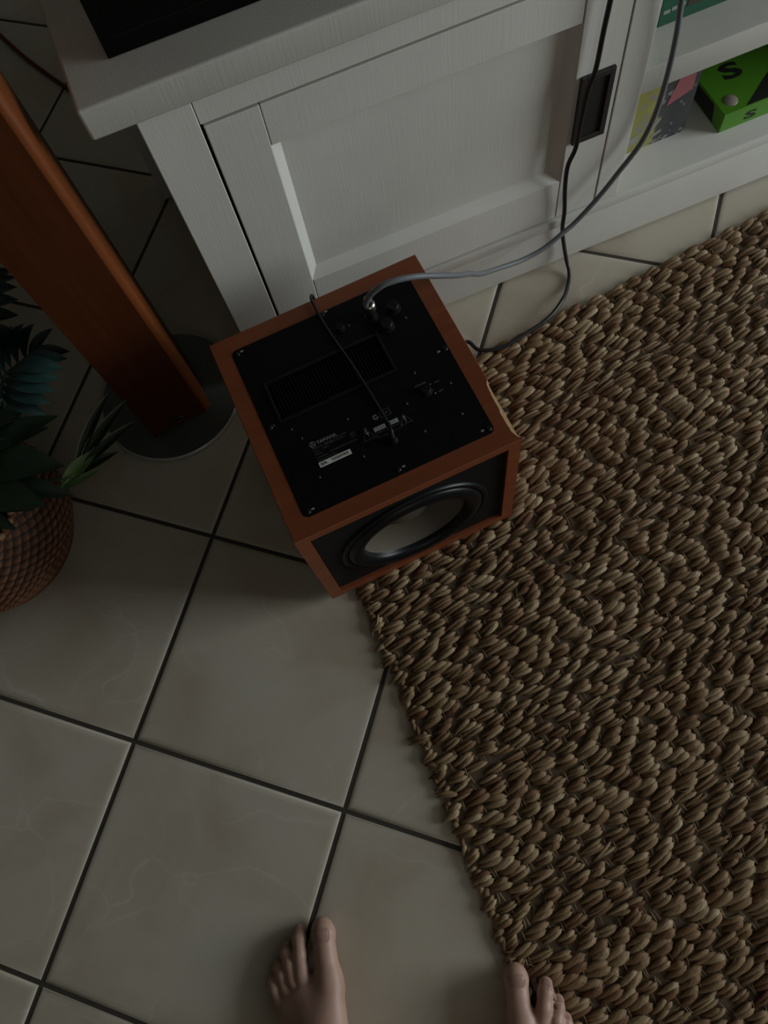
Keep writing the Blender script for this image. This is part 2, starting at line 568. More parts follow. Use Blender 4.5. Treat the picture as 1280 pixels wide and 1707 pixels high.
def door(x0, x1, handle_side, parent):
    """frame and panel door with its recessed pull; 5 boards, each its own geometry"""
    zt, zb = 0.5215, 0.1205
    st = 0.066
    d = obj('door', box(x0 + st - 0.004, x1 - st + 0.004, 0.0165, 0.024, zb + 0.05, zt - 0.03), PAINT, parent)
    ch, yp, rz0, rz1 = 0.0135, 0.0165, 0.2000, 0.4625

    def bar(name, prof, a, b, along):
        # prof: (inward, y) section; a..b: extent; along: maps (extent, inward) to x, z
        m = bmesh.new()
        E0 = [m.verts.new((along(e[0], p[0])[0], p[1], along(e[0], p[0])[1])) for p, e in zip(prof, a)]
        E1 = [m.verts.new((along(e[0], p[0])[0], p[1], along(e[0], p[0])[1])) for p, e in zip(prof, b)]
        k = len(prof)
        m.faces.new(E0)
        m.faces.new(E1[::-1])
        for i in range(k): m.faces.new((E0[i], E0[(i + 1) % k], E1[(i + 1) % k], E1[i]))
        return obj(name, m, PAINT, d)
    # stiles run the whole height; the slope only between the rails
    for sgn, xe in ((1, x0), (-1, x1)):
        obj('stile', box(min(xe, xe + sgn * st), max(xe, xe + sgn * st), 0.001, 0.024, zb, zt, 0.0012), PAINT, d)
        prof = [(st, 0.0018), (st + ch, yp), (st, yp)]
        ez0 = [(rz0,), (rz0 + ch,), (rz0,)]
        ez1 = [(rz1,), (rz1 - ch * 0.35,), (rz1,)]
        bar('stile_slope', prof, ez0, ez1, lambda e, i: (xe + sgn * i, e))
    for z0_, z1_, ze, sgn, c in ((rz1, zt, rz1, -1, ch * 0.35), (zb, rz0, rz0, 1, ch)):
        obj('rail', box(x0 + st + 0.0008, x1 - st - 0.0008, 0.0016, 0.024, z0_, z1_, 0.0010), PAINT, d)
        prof = [(0.0, 0.0024), (c, yp), (0.0, yp)]
        bar('rail_slope', prof, [(x0 + st,), (x0 + st + ch,), (x0 + st,)], [(x1 - st,), (x1 - st - ch,), (x1 - st,)], lambda e, i: (e, ze + sgn * i))
    hx0, hx1 = (x1 - 0.059, x1 - 0.009) if handle_side > 0 else (x0 + 0.009, x0 + 0.059)
    bm = bmesh.new()
    hz0, hz1, b = 0.271, 0.383, 0.0085
    for a in ((hx0, hx0 + b, hz0, hz1), (hx1 - b, hx1, hz0, hz1), (hx0 + b, hx1 - b, hz0, hz0 + b), (hx0 + b, hx1 - b, hz1 - b, hz1)):
        bx(bm, a[0], a[1], -0.0042, 0.0012, a[2], a[3], 0.0008)
    h = obj('handle', bm, HANDLE, d)
    tag(h, 'dark recessed rectangular pull')
    obj('handle_cup', box(hx0 + b, hx1 - b, -0.0006, 0.0012, hz0 + b, hz1 - b), HANDLEIN, d)
    return d


door(-0.2728, 0.2636, 1, cab)
door(OPEN1 + 0.042, S1 - 0.064, -1, cab)

# ------------------------------------------------------------------ things on the cabinet


def cab_thing(name, x, y, z, label, cat, rz=0.0, group=None):
    p = CAB_M @ Vector((x, y, z))
    return empty(name, p, CA + rz, label, cat, group)


tv = cab_thing('television', 0.22, 0.075, 0.5985, 'large black flat screen television standing on the white cabinet top', 'television')
obj('screen', box(-0.556 + 0.010, 0.556 - 0.010, -0.0269, 0.01, 0.022, 0.66, 0.001), GLASSBLACK, tv)
bm = bmesh.new()
for a in ((-0.558, -0.546, 0.0008, 0.675), (0.546, 0.558, 0.0008, 0.675), (-0.546, 0.546, 0.0008, 0.022), (-0.546, 0.546, 0.66, 0.675)):
    bx(bm, a[0], a[1], -0.027, 0.012, a[2], a[3], 0.0008)
obj('bezel', bm, GLASSBLACK, tv)
obj('rear_housing', box(-0.5, 0.5, 0.01, 0.05, 0.06, 0.62, 0.01), BLACKPLASTIC, tv)
for s in (-1, 1):
    bm = bmesh.new()
    bx(bm, s * 0.36 - 0.012, s * 0.36 + 0.012, -0.02, 0.11, 0.0, 0.0085, 0.002)
    bx(bm, s * 0.36 - 0.012, s * 0.36 + 0.012, 0.01, 0.05, 0.0085, 0.08, 0.002)
    obj('stand_foot', bm, BLACKPLASTIC, tv)

# dark green boxed set on the middle shelf
GREENBOX = plain('dark_green_card', (0.012, 0.085, 0.048), 0.5)
BROWNPIC = plain('brown_cover_print', (0.055, 0.04, 0.026), 0.5)
PALEPRINT = plain('pale_print', (0.24, 0.27, 0.24), 0.6)
gb = cab_thing('boxed_set', 0.44, 0.062, 0.35, 'dark green box with a brown picture standing on the middle shelf', 'box')
obj('case', box(-0.086, 0.086, 0.0, 0.10, 0.0, 0.14, 0.0015), GREENBOX, gb)
obj('cover_picture', box(-0.045, 0.078, -0.0006, 0.0004, 0.017, 0.12), BROWNPIC, gb)
bm = bmesh.new()
for k, (x0, x1, z) in enumerate(((-0.081, -0.071, 0.018), (-0.069, -0.061, 0.0195), (-0.057, -0.049, 0.021))):
    bx(bm, x0, x1, -0.0005, 0.0004, z, z + 0.0055)
obj('cover_print', bm, PALEPRINT, gb)

# illustrated magazine standing in the lower compartment


def m_cover():
    a = NT('illustrated_cover')
    v = a.coord((1, 1, 1))
    sp = a.n('ShaderNodeSeparateXYZ')
    a.l(v, sp.inputs[0])
    nz = a.n('ShaderNodeTexNoise', Scale=26.0, Detail=4.0, Distortion=1.2)
    a.l(v, nz.inputs['Vector'])
    # yellow at the outer side, charcoal across the middle
    dg = a.n('ShaderNodeMath', operation='MULTIPLY_ADD')
    a.l(nz.outputs['Fac'], dg.inputs[0])
    dg.inputs[1].default_value = 0.5
    m = a.n('ShaderNodeMath', operation='MULTIPLY_ADD')
    a.l(sp.outputs['X'], m.inputs[0])
    m.inputs[1].default_value = 9.0
    m.inputs[2].default_value = 0.02
    a.l(m.outputs[0], dg.inputs[2])
    c = a.ramp(dg.outputs[0], [(0.0, (0.26, 0.25, 0.07)), (0.20, (0.30, 0.29, 0.10)), (0.27, (0.06, 0.06, 0.06)), (0.5, (0.035, 0.037, 0.042)), (0.8, (0.05, 0.05, 0.055)), (1.0, (0.06, 0.06, 0.06))])
    n2 = a.n('ShaderNodeTexNoise', Scale=60.0, Detail=3.0)
    a.l(v, n2.inputs['Vector'])
    k = a.ramp(n2.outputs['Fac'], [(0.60, (0, 0, 0)), (0.66, (1, 1, 1))])
    mx = a.n('ShaderNodeMixRGB')
    a.l(k, mx.inputs['Fac'])
    a.l(c, mx.inputs[1])
    mx.inputs[2].default_value = (0.22, 0.22, 0.22, 1)
    a.l(mx.outputs[0], a.b.inputs['Base Color'])
    a.b.inputs['Roughness'].default_value = 0.4
    return a.m


COVER = m_cover()
PINK = plain('pink_print', (0.30, 0.10, 0.11), 0.5)
mg = cab_thing('magazine', 0.402, 0.076, 0.1187, 'yellow and charcoal illustrated magazine standing beside the green box', 'magazine')
bm = bmesh.new()
prism(bm, rrect(-0.062, 0.058, 0.0, 0.17, 0.010), 0.0, 0.010, 0.0006, M=Matrix.Rotation(math.radians(90), 4, 'X'))
mo = obj('cover', bm, COVER, mg)
obj('cover_picture', prism(bmesh.new(), [(0.008, 0.072), (0.030, 0.080), (0.050, 0.088), (0.048, 0.118), (0.020, 0.118)], 0.0101, 0.0106, M=Matrix.Rotation(math.radians(90), 4, 'X')), PINK, mg)
PALEBAND = plain('pale_cover_band', (0.26, 0.26, 0.23), 0.5)
bm = bmesh.new()
MX = Matrix.Rotation(math.radians(90), 4, 'X')
for q in ([(-0.058, 0.012), (-0.030, 0.018), (-0.028, 0.034), (-0.056, 0.030)], [(-0.016, 0.022), (0.006, 0.048), (0.003, 0.054), (-0.020, 0.030)], [(-0.004, 0.014), (0.012, 0.022), (0.010, 0.027), (-0.006, 0.020)]):
    prism(bm, q, 0.0101, 0.0105, M=MX)
obj('cover_print', bm, PALEBAND, mg)

# low lime green box with a black S
LIME = plain('lime_green_card', (0.072, 0.235, 0.012), 0.42)
NEARBLACK = plain('black_print', (0.008, 0.010, 0.006), 0.5)
SEAL = plain('grey_seal', (0.26, 0.22, 0.20), 0.35)
lb = cab_thing('carton', 0.5065, 0.036, 0.1187, 'lime green box with a black letter S lying in the lower compartment', 'box')
obj('carton_body', box(0.0, 0.17, 0.0, 0.105, 0.0, 0.0355, 0.0012), LIME, lb)
bm = bmesh.new()
t = [(0.022, 0.003), (0.080, 0.004), (0.085, 0.030), (0.030, 0.033)]
bm.faces.new([bm.verts.new((-0.0004, y, z)) for y, z in t])
obj('side_panel', bm, NEARBLACK, lb)
obj('black_panel', prism(bmesh.new(), [(0.040, 0.003), (0.168, 0.003), (0.168, 0.085), (0.098, 0.044)], 0.0355, 0.0358), NEARBLACK, lb)
bm = bmesh.new()
text_into(bm, 'S', 0.044, Matrix.Translation((0.038, 0.064, 0.0357)), 0.034, 0.0002, 0.0016)
obj('letter', bm, NEARBLACK, lb)
bm = bmesh.new()
text_into(bm, 'S', 0.021, Matrix.Translation((0.042, -0.0003, 0.009)) @ Matrix.Rotation(math.radians(90), 4, 'X'), 0.021, 0.0002, 0.0007)
obj('letter', bm, NEARBLACK, lb)
bm = bmesh.new()
lathe(bm, [(0.0, 0.0370), (0.0105, 0.0368), (0.0120, 0.0354)], 28, Matrix.Translation((0.024, 0.024, 0.0)))
obj('round_seal', bm, SEAL, lb)

# ------------------------------------------------------------------ the subwoofer
SX, SY, SA = 0.2385, 0.4997, 0.7176
SW, SD, SZ0, SH = 0.3035, 0.3074, 0.012, 0.2822
SUB_M = Matrix.Translation((SX, SY, 0)) @ Matrix.Rotation(SA, 4, 'Z')
sub = empty('subwoofer', (SX, SY, 0), SA, 'cherry wood subwoofer lying with its black amplifier panel up, at the rug corner', 'subwoofer')
hw, hd, zt = SW / 2, SD / 2, SZ0 + SH
# outline of the top, worn back along the right edge where the veneer is chipped
chip = [(-0.060, 0.0), (-0.068, 0.0036), (-0.085, 0.0052), (-0.104, 0.0052), (-0.110, 0.0066), (-0.128, 0.0064), (-0.140, 0.0058), (-0.149, 0.002)]
right = [(hw - 0.0008, -hd + 0.0008)] + [(hw - 0.0008 - i, y) for y, i in reversed(chip)] + [(hw - 0.0008, hd - 0.0008)]
top_out = [(-hw + 0.0008, -hd + 0.0008)] + right + [(-hw + 0.0008, hd - 0.0008)]
low_out = []
for x, y in top_out:
    lx = -hw if x < 0 else hw
    ly = -hd if y < -hd + 0.001 else (hd if y > hd - 0.001 else y)
    low_out.append((lx, ly))
bm = bmesh.new()
vt = [bm.verts.new((x, y, zt)) for x, y in top_out]
vl = [bm.verts.new((x, y, zt - (0.010 if any(abs(y - c[0]) < 1e-6 and c[1] > 0.001 for c in chip) else 0.0008))) for x, y in low_out]
vb = [bm.verts.new((x, y, SZ0)) for x, y in low_out]
n = len(vt)
PW, PD, PR = 0.1285, 0.1300, 0.008       # the plate opening
ring = [bm.verts.new((x, y, zt)) for x, y in rrect(-PW, PW, -PD, PD, PR)]
ring_low = [bm.verts.new((v.co.x, v.co.y, zt - 0.003)) for v in ring]
edges = [bm.edges.new((vt[i], vt[(i + 1) % n])) for i in range(n)] + [bm.edges.new((ring[i], ring[(i + 1) % len(ring)])) for i in range(len(ring))]
bmesh.ops.triangle_fill(bm, edges=edges, use_beauty=True, use_dissolve=False)
for i in range(len(ring)):
    j = (i + 1) % len(ring)
    bm.faces.new((ring[i], ring[j], ring_low[j], ring_low[i]))
chip_faces = []
# side walls; the front one (y = -hd) is left open for the baffle
FB = dict(x0=-0.1345, x1=0.1345, z0=0.032, z1=zt - 0.0145)
for i in range(n):
    j = (i + 1) % n
    chipped = low_out[i][0] > 0 and low_out[j][0] > 0 and (vt[i].co.x < hw - 0.0015 or vt[j].co.x < hw - 0.0015)
    quad = (vt[i], vt[j], vl[j], vl[i])
    if chipped:
        chip_faces.append([v.co.copy() for v in quad])
    else:
        bm.faces.new(quad)
    if low_out[i][1] <= -hd + 1e-6 and low_out[j][1] <= -hd + 1e-6:
        continue
    bm.faces.new((vl[i], vl[j], vb[j], vb[i]))
bm.faces.new(vb[::-1])
# front frame around the recessed baffle
fz1 = zt - 0.0008
o4 = [bm.verts.new((x, -hd, z)) for x, z in ((-hw, SZ0), (hw, SZ0), (hw, fz1), (-hw, fz1))]
i4 = [bm.verts.new((x, -hd, z)) for x, z in ((FB['x0'], FB['z0']), (FB['x1'], FB['z0']), (FB['x1'], FB['z1']), (FB['x0'], FB['z1']))]
r4 = [bm.verts.new((v.co.x, -hd + 0.006, v.co.z)) for v in i4]
for k in range(4):
    m = (k + 1) % 4
    bm.faces.new((o4[k], o4[m], i4[m], i4[k]))
    bm.faces.new((i4[k], i4[m], r4[m], r4[k]))
bmesh.ops.remove_doubles(bm, verts=bm.verts[:], dist=1e-5)
obj('enclosure', bm, SUBWOOD, sub)
bm = bmesh.new()
for q in chip_faces:
    vv = []
    for c in q:
        v = bm.verts.new(c)
        vv.append(v)
    f = bm.faces.new(vv)
bmesh.ops.remove_doubles(bm, verts=bm.verts[:], dist=1e-5)
bmesh.ops.subdivide_edges(bm, edges=bm.edges[:], cuts=3, use_grid_fill=True)
for v in bm.verts:
    if abs(v.co.z - zt) > 1e-4 and v.co.x < hw - 1e-4:
        v.co.x += random.uniform(-0.0008, 0.0006)
        v.co.z += random.uniform(-0.0008, 0.0008)
tag(obj('chipped_edge', bm, MDF, sub), 'raw tan board showing where the edge veneer is broken off')

# amplifier plate with the heat sink well
HS = (-0.104, 0.052, 0.006, 0.062)
bm = bmesh.new()
PZ = zt + 0.0008
outer = rrect(-PW + 0.0006, PW - 0.0006, -PD + 0.0006, PD - 0.0006, PR)
ov = [bm.verts.new((x, y, PZ)) for x, y in outer]
ol = [bm.verts.new((x, y, zt - 0.0028)) for x, y in outer]
inner = rrect(HS[0], HS[1], HS[2], HS[3], 0.005)
iv = [bm.verts.new((x, y, PZ)) for x, y in inner]
il = [bm.verts.new((x + (0.002 if x < 0 else -0.002), y, zt - 0.016)) for x, y in inner]
ed = [bm.edges.new((ov[i], ov[(i + 1) % len(ov)])) for i in range(len(ov))] + [bm.edges.new((iv[i], iv[(i + 1) % len(iv)])) for i in range(len(iv))]
bmesh.ops.triangle_fill(bm, edges=ed, use_beauty=True)
for A, B in ((ov, ol), (iv, il)):
    for i in range(len(A)):
        j = (i + 1) % len(A)
        bm.faces.new((A[i], A[j], B[j], B[i]))
bm.faces.new(il)
plate = obj('amplifier_plate', bm, BLACKMETAL, sub)
# raised lip round the well
bm = bmesh.new()
t = inner
for (x0, x1, y0, y1) in ((HS[0] - 0.004, HS[0], HS[2] - 0.004, HS[3] + 0.004), (HS[1], HS[1] + 0.004, HS[2] - 0.004, HS[3] + 0.004), (HS[0], HS[1], HS[2] - 0.004, HS[2]), (HS[0], HS[1], HS[3], HS[3] + 0.004)):
    bx(bm, x0, x1, y0, y1, PZ - 0.001, PZ + 0.0022, 0.0009)
obj('well_lip', bm, BLACKPLASTIC, plate)
bm = bmesh.new()
NF = 34
for k in range(NF):
    x = HS[0] + 0.006 + (HS[1] - HS[0] - 0.012) * k / (NF - 1)
    bx(bm, x - 0.0009, x + 0.0009, HS[2] + 0.001, HS[3] - 0.001, zt - 0.0158, zt - 0.001)
tag(obj('heat_sink_fins', bm, plain('fin_black', (0.004, 0.0042, 0.0042), 0.45, spec=0.15), plate), kind='stuff')

# screws and rivets
screw_bm = bmesh.new()
lathe(screw_bm, [(0.0, 0.0016), (0.0022, 0.0015), (0.0034, 0.0008), (0.0038, 0.0)], 14)
bx(screw_bm, -0.0022, 0.0022, -0.0004, 0.0004, 0.0012, 0.0018)
bx(screw_bm, -0.0004, 0.0004, -0.0022, 0.0022, 0.0012, 0.0018)
SCREWM = plain('black_screw', (0.02, 0.02, 0.02), 0.3, metal=0.6)
first = None
for (x, y) in ((-0.1215, 0.123), (0.0022, 0.1255), (0.1215, 0.123), (0.1235, 0.003), (0.1222, -0.1235), (0.0, -0.1225), (-0.121, -0.1235), (-0.1215, 0.003)):
    if first is None:
        o = first = obj('screw', screw_bm, SCREWM, plate, smooth=True)
    else:
        o = bpy.data.objects.new('screw', first.data)
        COL.objects.link(o)
        o.parent = plate
    o.location = (x, y, PZ)
    o.rotation_euler = (0, 0, random.uniform(0, 3))
rivet_bm = bmesh.new()
lathe(rivet_bm, [(0.0, 0.0014), (0.0014, 0.0011), (0.0024, 0.0)], 12)
rv = None
for (x, y) in ((-0.0293, -0.0308), (-0.0914, -0.0288), (-0.0315, -0.0867), (-0.0913, -0.0878), (0.0502, -0.0901), (0.1015, -0.0897), (0.0735, -0.0105), (0.1076, -0.0448), (-0.1171, 0.004), (-0.0983, -0.0113), (0.0464, -0.0453), (0.0977, 0.0691), (0.0263, 0.0939)):
    if rv is None:
        o = rv = obj('rivet', rivet_bm, SCREWM, plate, smooth=True)
    else:
        o = bpy.data.objects.new('rivet', rv.data)
        COL.objects.link(o)
        o.parent = plate
    o.location = (x, y, PZ)
# small bright slots beside the screws
first = None
for (x, y) in ((-0.1145, 0.1243), (0.0085, 0.1275), (0.1145, 0.0025), (0.1142, -0.1225), (0.0078, -0.1215), (-0.1140, -0.1225)):
    if first is None:
        o = first = obj('slot_mark', prism(bmesh.new(), rrect(-0.0022, 0.0022, -0.0012, 0.0012, 0.0011, 3), 0.0, 0.0003), PRINT, plate)
    else:
        o = bpy.data.objects.new('slot_mark', first.data)
        COL.objects.link(o)
        o.parent = plate
    o.location = (x, y, PZ)
# knobs and sockets
for (x, y, r_, h_) in ((0.0757, -0.0415, 0.0065, 0.007), (0.0895, 0.0891, 0.0085, 0.010), (0.0711, 0.0679, 0.0085, 0.010), (0.0153, 0.0946, 0.0060, 0.006)):
    bm = bmesh.new()
    lathe(bm, [(r_ * 1.25, 0.0), (r_ * 1.2, 0.0012), (r_, 0.0018), (r_ * 0.94, h_ - 0.0008), (r_ * 0.85, h_), (0.0, h_)], 24)
    bx(bm, -0.0005, 0.0005, r_ * 0.2, r_ * 0.9, h_ - 0.0004, h_ + 0.0005)
    obj('knob', bm, BLACKPLASTIC, plate, smooth=True, loc=(x, y, PZ))
bm = bmesh.new()
lathe(bm, [(0.0092, 0.0), (0.0092, 0.003), (0.0065, 0.004), (0.0060, 0.016), (0.0, 0.016)], 24)
obj('input_socket', bm, BLACKPLASTIC, plate, smooth=True, loc=(0.0590, 0.0900, PZ))
bm = bmesh.new()
lathe(bm, [(0.0068, 0.0), (0.0066, 0.002), (0.0048, 0.005), (0.0036, 0.009), (0.0, 0.009)], 20)
obj('cord_grommet', bm, BLACKPLASTIC, plate, smooth=True, loc=(0.0103, -0.0844, PZ))

# printing on the plate
ZP = PZ + 0.00025


def at(x, y):
    return Matrix.Translation((x, y, ZP))


def outline(bm, poly, wdt):
    c = (sum(p[0] for p in poly) / len(poly), sum(p[1] for p in poly) / len(poly))
    n_ = len(poly)
    inn = []
    for i in range(n_):
        p = Vector((*poly[i], 0))
        d = Vector((c[0] - p.x, c[1] - p.y, 0))
        inn.append(p + d.normalized() * wdt * (1.6 if n_ == 3 else 1.2))
    A = [bm.verts.new((x, y, ZP)) for x, y in poly]
    B = [bm.verts.new((v.x, v.y, ZP)) for v in inn]
    for i in range(n_):
        j = (i + 1) % n_
        bm.faces.new((A[i], A[j], B[j], B[i]))


def circle(cx, cy, r, n_=28):
    return [(cx + r * math.cos(2 * math.pi * k / n_), cy + r * math.sin(2 * math.pi * k / n_)) for k in range(n_)]


bm = bmesh.new()
text_into(bm, 'YAMAHA', 0.0068, at(-0.0765, -0.0460), 0.0272, 0, 0.00008)
# emblem: three crossed tuning forks in a ring
outline(bm, circle(-0.0818, -0.0437, 0.0040), 0.0005)
for k in range(3):
    a = math.radians(90 + 120 * k)
    M = Matrix.Translation((-0.0818, -0.0437, ZP)) @ Matrix.Rotation(a, 4, 'Z')
    for y in (-0.0006, 0.0006):
        t = bmesh.new()
        f = [t.verts.new(p) for p in ((0.0, y - 0.00025, 0), (0.0034, y - 0.00025, 0), (0.0034, y + 0.00025, 0), (0.0, y + 0.00025, 0))]
        t.faces.new(f)
        merge(bm, t, 0, M)
obj('printed_logo', bm, PRINT, plate)
# round compliance tick
bm = bmesh.new()
circ = [(0.0041 + 0.0038 * math.cos(a), -0.0452 + 0.0038 * math.sin(a)) for a in np.radians(np.linspace(40, 360, 22))]
A = [bm.verts.new((x, y, ZP)) for x, y in circ]
B = [bm.verts.new((0.0041 + (x - 0.0041) * 0.42, -0.0452 + (y + 0.0452) * 0.42, ZP)) for x, y in circ]
for i in range(len(A) - 1): bm.faces.new((A[i], A[i + 1], B[i + 1], B[i]))
obj('compliance_mark', bm, PRINT, plate)
# bolt and exclamation mark of the two warning triangles
for name, polys in (('bolt_symbol', [[(-0.0152, -0.0545), (-0.0136, -0.0545), (-0.0140, -0.0600), (-0.0120, -0.0600), (-0.0140, -0.0672), (-0.0136, -0.0625), (-0.0156, -0.0625)]]),
                    ('exclamation_symbol', [[(0.0350, -0.0595), (0.0370, -0.0595), (0.0365, -0.0665), (0.0355, -0.0665)], [(0.0354, -0.0675), (0.0366, -0.0675), (0.0366, -0.0688), (0.0354, -0.0688)]])):
    bm = bmesh.new()
    for poly in polys: bm.faces.new([bm.verts.new((x, y, ZP)) for x, y in poly])
    obj(name, bm, PRINT, plate)

bm = bmesh.new()
text_into(bm, 'MODEL NO.', 0.0032, at(-0.0850, -0.0507), 0.0150)
text_into(bm, 'YST-SW', 0.0050, at(-0.0685, -0.0520), 0.0130, 0, 0.0001)
text_into(bm, 'SUBWOOFER', 0.0032, at(-0.0545, -0.0485), 0.0175)
text_into(bm, 'SYSTEM', 0.0028, at(-0.0545, -0.0522), 0.0135)
text_into(bm, '240V~  50Hz', 0.0030, at(-0.0850, -0.0552), 0.0210)
text_into(bm, '70W', 0.0032, at(-0.0838, -0.0597), 0.0100)
text_into(bm, 'YAMAHA', 0.0030, at(-0.0845, -0.0645), 0.0150)
text_into(bm, 'CORPORATION', 0.0036, at(-0.0655, -0.0632), 0.0365)
text_into(bm, 'MADE IN INDONESIA', 0.0026, at(-0.0845, -0.0683), 0.0270)
outline(bm, rrect(-0.0345, -0.0282, -0.0570, -0.0505, 0.0006, 2), 0.0004)
outline(bm, rrect(-0.0330, -0.0297, -0.0553, -0.0520, 0.0004, 2), 0.0004)
outline(bm, [(-0.0142, -0.0512), (-0.0222, -0.0702), (-0.0068, -0.0702)], 0.0006)
outline(bm, [(0.0360, -0.0565), (0.0282, -0.0708), (0.0438, -0.0708)], 0.0006)
outline(bm, rrect(0.0100, 0.0242, -0.0500, -0.0400, 0.0020, 4), 0.0006)
text_into(bm, 'N50', 0.0042, at(0.0130, -0.0466), 0.0080)
outline(bm, rrect(-0.0048, 0.0110, -0.0730, -0.0637, 0.0008, 3), 0.0005)
outline(bm, rrect(0.0135, 0.0285, -0.0730, -0.0637, 0.0008, 3), 0.0005)
text_into(bm, 'RISK OF', 0.0026, at(-0.0020, -0.0672), 0.0100)
text_into(bm, 'DO NOT OPEN', 0.0022, at(0.0150, -0.0672), 0.0115)
text_into(bm, 'PHASE', 0.0032, at(0.0664, -0.0305), 0.0148, 0, 0.0001)
text_into(bm, 'NORM', 0.0026, at(0.0905, -0.0362), 0.0065, 0, 0.0001)
text_into(bm, 'REV', 0.0026, at(0.0898, -0.0502), 0.0066, 0, 0.0001)
obj('printed_text', bm, PRINTDIM, plate)
bm = bmesh.new()
for (x, y, r_) in ((0.0848, -0.0348, 0.0009), (0.0853, -0.0494, 0.0011), (0.0845, -0.0445, 0.0005)):
    bm.faces.new([bm.verts.new((a, b, ZP)) for a, b in circle(x, y, r_, 12)])
obj('printed_dots', bm, PRINT, plate)
bm = bmesh.new()
prism(bm, rrect(-0.0050, 0.0105, -0.0635, -0.0580, 0.0004, 2), PZ + 0.00005, PZ + 0.0002)
prism(bm, rrect(0.0133, 0.0280, -0.0635, -0.0580, 0.0004, 2), PZ + 0.00005, PZ + 0.0002)
cl = obj('caution_panel', bm, plain('caution_white', (0.33, 0.34, 0.33), 0.5), plate)
bm = bmesh.new()
text_into(bm, 'CAUTION', 0.0040, at(-0.0035, -0.0622), 0.0125)
text_into(bm, 'AVIS', 0.0040, at(0.0165, -0.0622), 0.0085)
obj('caution_text', bm, INK, plate)
st = obj('serial_sticker', prism(bmesh.new(), rrect(-0.0848, -0.0420, -0.0772, -0.0700, 0.0008, 3), PZ + 0.00005, PZ + 0.0004), STICKER, plate)
bm = bmesh.new()
text_into(bm, 'SER.', 0.0052, Matrix.Translation((-0.0830, -0.0754, PZ + 0.0006)), 0.0098, 0, 0.00012)
text_into(bm, 'Y37AW74VX', 0.0052, Matrix.Translation((-0.0685, -0.0754, PZ + 0.0006)), 0.0235, 0, 0.00012)
obj('serial_text', bm, INK, plate)

# front baffle and driver
obj('baffle', box(FB['x0'] + 0.0003, FB['x1'] - 0.0003, -hd + 0.006, -hd + 0.018, FB['z0'] + 0.0003, FB['z1'] - 0.0003), BAFFLE, sub)
DM = Matrix.Translation((0.0, -hd + 0.006, 0.144)) @ Matrix.Rotation(math.radians(90), 4, 'X')   # local z points out of the front
bm = bmesh.new()
# cast frame ring, then the half-roll surround
lathe(bm, [(0.1105, -0.001), (0.1105, 0.0030), (0.1085, 0.0046), (0.1045, 0.0046), (0.1025, 0.0030), (0.1015, 0.0005)], 72, DM)
drv = obj('driver', bm, RUBBER, sub, smooth='all')
bm = bmesh.new()
prof = [(0.1020, 0.0005)] + [(0.0895 + 0.0125 * math.cos(math.radians(a)), 0.0005 + 0.0085 * math.sin(math.radians(a))) for a in range(0, 181, 15)] + [(0.0760, -0.0030)]
lathe(bm, prof, 72, DM)
obj('surround', bm, RUBBER, drv, smooth='all')
bm = bmesh.new()
lathe(bm, [(0.0765, -0.0028), (0.0740, -0.0060), (0.060, -0.016), (0.040, -0.027), (0.034, -0.0262), (0.028, -0.022), (0.018, -0.0175), (0.0, -0.0155)], 72, DM)
obj('cone', bm, CONE, drv, smooth='all')
# the baffle board has to open behind the cone: cut it
bdo = [o for o in sub.children if o.name.startswith('baffle')][0]
bm = bmesh.new()
rct = [(FB['x0'] + 0.0003, FB['z0'] + 0.0003), (FB['x1'] - 0.0003, FB['z0'] + 0.0003), (FB['x1'] - 0.0003, FB['z1'] - 0.0003), (FB['x0'] + 0.0003, FB['z1'] - 0.0003)]
A = [bm.verts.new((x, -hd + 0.0061, z)) for x, z in rct]
B = [bm.verts.new((x, -hd + 0.0061, z)) for x, z in circle(0.0, 0.144, 0.1035, 72)]
ed = [bm.edges.new((A[i], A[(i + 1) % 4])) for i in range(4)] + [bm.edges.new((B[i], B[(i + 1) % 72])) for i in range(72)]
bmesh.ops.triangle_fill(bm, edges=ed, use_beauty=True)
C = [bm.verts.new((v.co.x, -hd + 0.018, v.co.z)) for v in B]
for i in range(72): bm.faces.new((B[i], B[(i + 1) % 72], C[(i + 1) % 72], C[i]))
bmesh.ops.recalc_face_normals(bm, faces=bm.faces[:])
bm.to_mesh(bdo.data)
bm.free()
fs = None
for k in range(8):
    a = math.radians(22.5 + 45 * k)
    M = DM @ Matrix.Translation((0.1065 * math.cos(a), 0.1065 * math.sin(a), 0.0040))
    if fs is None:
        b2 = bmesh.new()
        lathe(b2, [(0.0, 0.0012), (0.0016, 0.0010), (0.0024, 0.0)], 12)
        o = fs = obj('screw', b2, SCREWM, drv, smooth=True)
    else:
        o = bpy.data.objects.new('screw', fs.data)
        COL.objects.link(o)
        o.parent = drv
    o.matrix_local = M
# feet; the front left one reaches the floor, the others press into the rug
for (x, y, z0_) in ((-hw + 0.03, -hd + 0.03, 0.0), (hw - 0.03, -hd + 0.03, 0.0062), (-hw + 0.03, hd - 0.03, 0.0), (hw - 0.03, hd - 0.03, 0.0062)):
    bm = bmesh.new()
    lathe(bm, [(0.0, z0_), (0.011, z0_), (0.012, z0_ + 0.001), (0.012, SZ0)], 20)
    obj('rubber_foot', bm, RUBBER, sub, smooth=True, loc=(x, y, 0))

# ------------------------------------------------------------------ the jute rug
RC = np.array([0.0915, 0.514])
RU = np.array([math.cos(math.radians(43.7)), math.sin(math.radians(43.7))])
RV = np.array([0.625, -0.781])
LU, LV = 1.28, 1.22
rug = empty('rug', (RC[0], RC[1], 0), 0, 'chunky woven natural jute rug lying on the floor tiles', 'rug')


def uv2(u, v):
    return RU * u + RV * v


